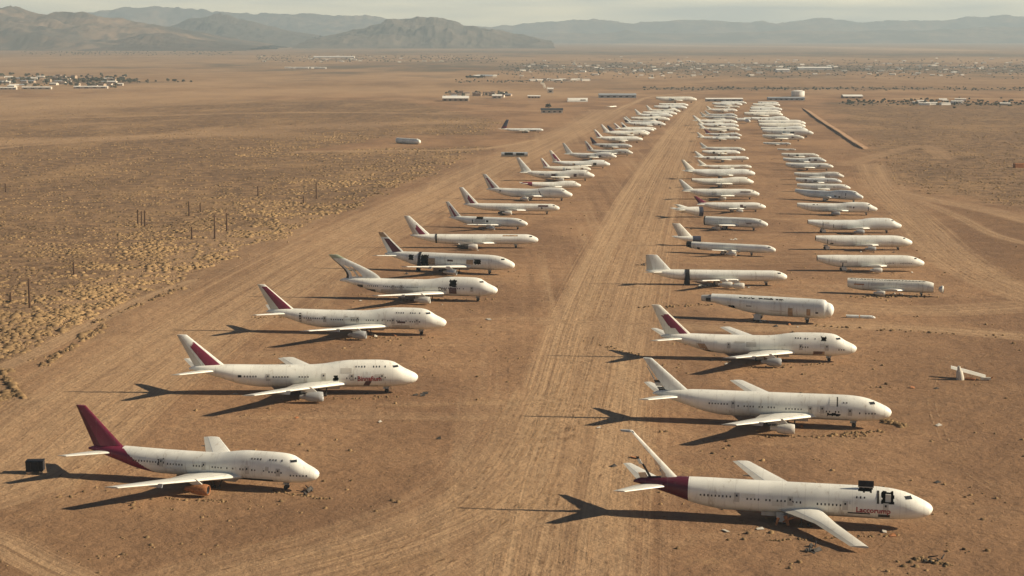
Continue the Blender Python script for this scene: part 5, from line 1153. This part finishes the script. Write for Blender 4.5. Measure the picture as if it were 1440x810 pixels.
for i in range(16): house(rt.uniform(628, 715), rt.uniform(131, 137), rt.choice([0, 2, 4]), rt.uniform(.7, 1.0), 'small house behind the white compound hall', 'houses of the desert compound')
for i in range(12): house(rt.uniform(1265, 1440), rt.uniform(141.5, 148), rt.choice([1, 3]), rt.uniform(.6, 1.0), 'small white house in the tree belt beyond the right scrub', 'houses of the right tree belt')
for i in range(9): house(405 + i * 6 + rt.uniform(-1, 1), 96.5 + rt.uniform(-.3, .3), 3, 1.1, 'white shed in the short far row left of centre', 'far white sheds left of centre')
for i in range(14): house(752 + i * 5.8 + rt.uniform(-2, 2), 113.5 + rt.uniform(-.8, .8), rt.choice([1, 3, 0]), 1.0, 'small building in the distant line beyond the dust plume', 'distant buildings beyond the dust plume')
for i in range(5): house(672 + i * 5, 109 + rt.uniform(-.5, .5), rt.choice([2, 4, 1]), 1.4, 'small building by the distant pale strip left of centre', 'buildings beside the distant pale strip')
for i in range(290):
    px = rt.uniform(730, 1446) if i < 250 else rt.uniform(360, 640); py = (rt.triangular(80, 112, 94) if i < 250 else rt.uniform(79, 88)); k = rt.uniform(.35, .95)
    house(px, py, rt.choice([1, 3, 1, 3, 0]), k, 'tiny white building in the hazy valley town right of centre' if i < 250 else 'tiny pale building in the hazy strip below the butte', 'far valley town buildings' if i < 250 else 'far buildings below the butte')
for px, py, w_, lb in ((1145, 98, 110, 'long white warehouse in the hazy valley town'), (1100, 101, 40, 'shorter white warehouse left of the long one in the valley town'), (470, 81.5, 200, 'long pale strip building far below the butte')):
    bldg(px, py, w_, 30, 6, 3, 'roofw', 'roofw', lb, 0, cat='warehouse', name='warehouse')
# valley town greenery reads as one mass
pts = []; rq = np.random.RandomState(8)
def mass(n, x0, x1, y0, y1):
    for _ in range(n):
        p = at(rq.uniform(x0, x1), rq.triangular(y0, (y0 + y1) / 2, y1)); pts.append((p.x, p.y, 0))
mass(1500, 700, 1450, 82, 112); mass(500, 360, 700, 76, 89); mass(300, 30, 330, 70, 79); mass(320, 900, 1450, 122, 128); mass(160, 1180, 1450, 142, 149); mass(90, 640, 830, 112, 117); mass(200, 0, 180, 107, 120)
mb = MB()
for i, p in enumerate(pts):
    d_ = math.hypot(p[0], p[1]); r0 = (1.4 + d_ / 3600) * rq.uniform(.5, 1.3); h = r0 * rq.uniform(.5, .9); n = 6; a0 = rq.rand() * 6
    ring = [(p[0] + r0 * rq.uniform(.7, 1.2) * math.cos(a0 + 6.283 * k / n), p[1] + r0 * rq.uniform(.7, 1.2) * math.sin(a0 + 6.283 * k / n), 0) for k in range(n)]
    up = [(p[0] + r0 * rq.uniform(.4, .9) * math.cos(a0 + .5 + 6.283 * k / n), p[1] + r0 * rq.uniform(.4, .9) * math.sin(a0 + .5 + 6.283 * k / n), h * rq.uniform(.6, 1.2)) for k in range(n)]
    mb.add(ring + up + [(p[0], p[1], h * 1.2)], [f for k in range(n) for f in ((k, (k + 1) % n, n + (k + 1) % n, n + k), (n + k, n + (k + 1) % n, 2 * n))])
tag(mb.build('undergrowth', M['leaf2']), 'dark greenery speckling the far valley towns', 'greenery', kind='stuff')
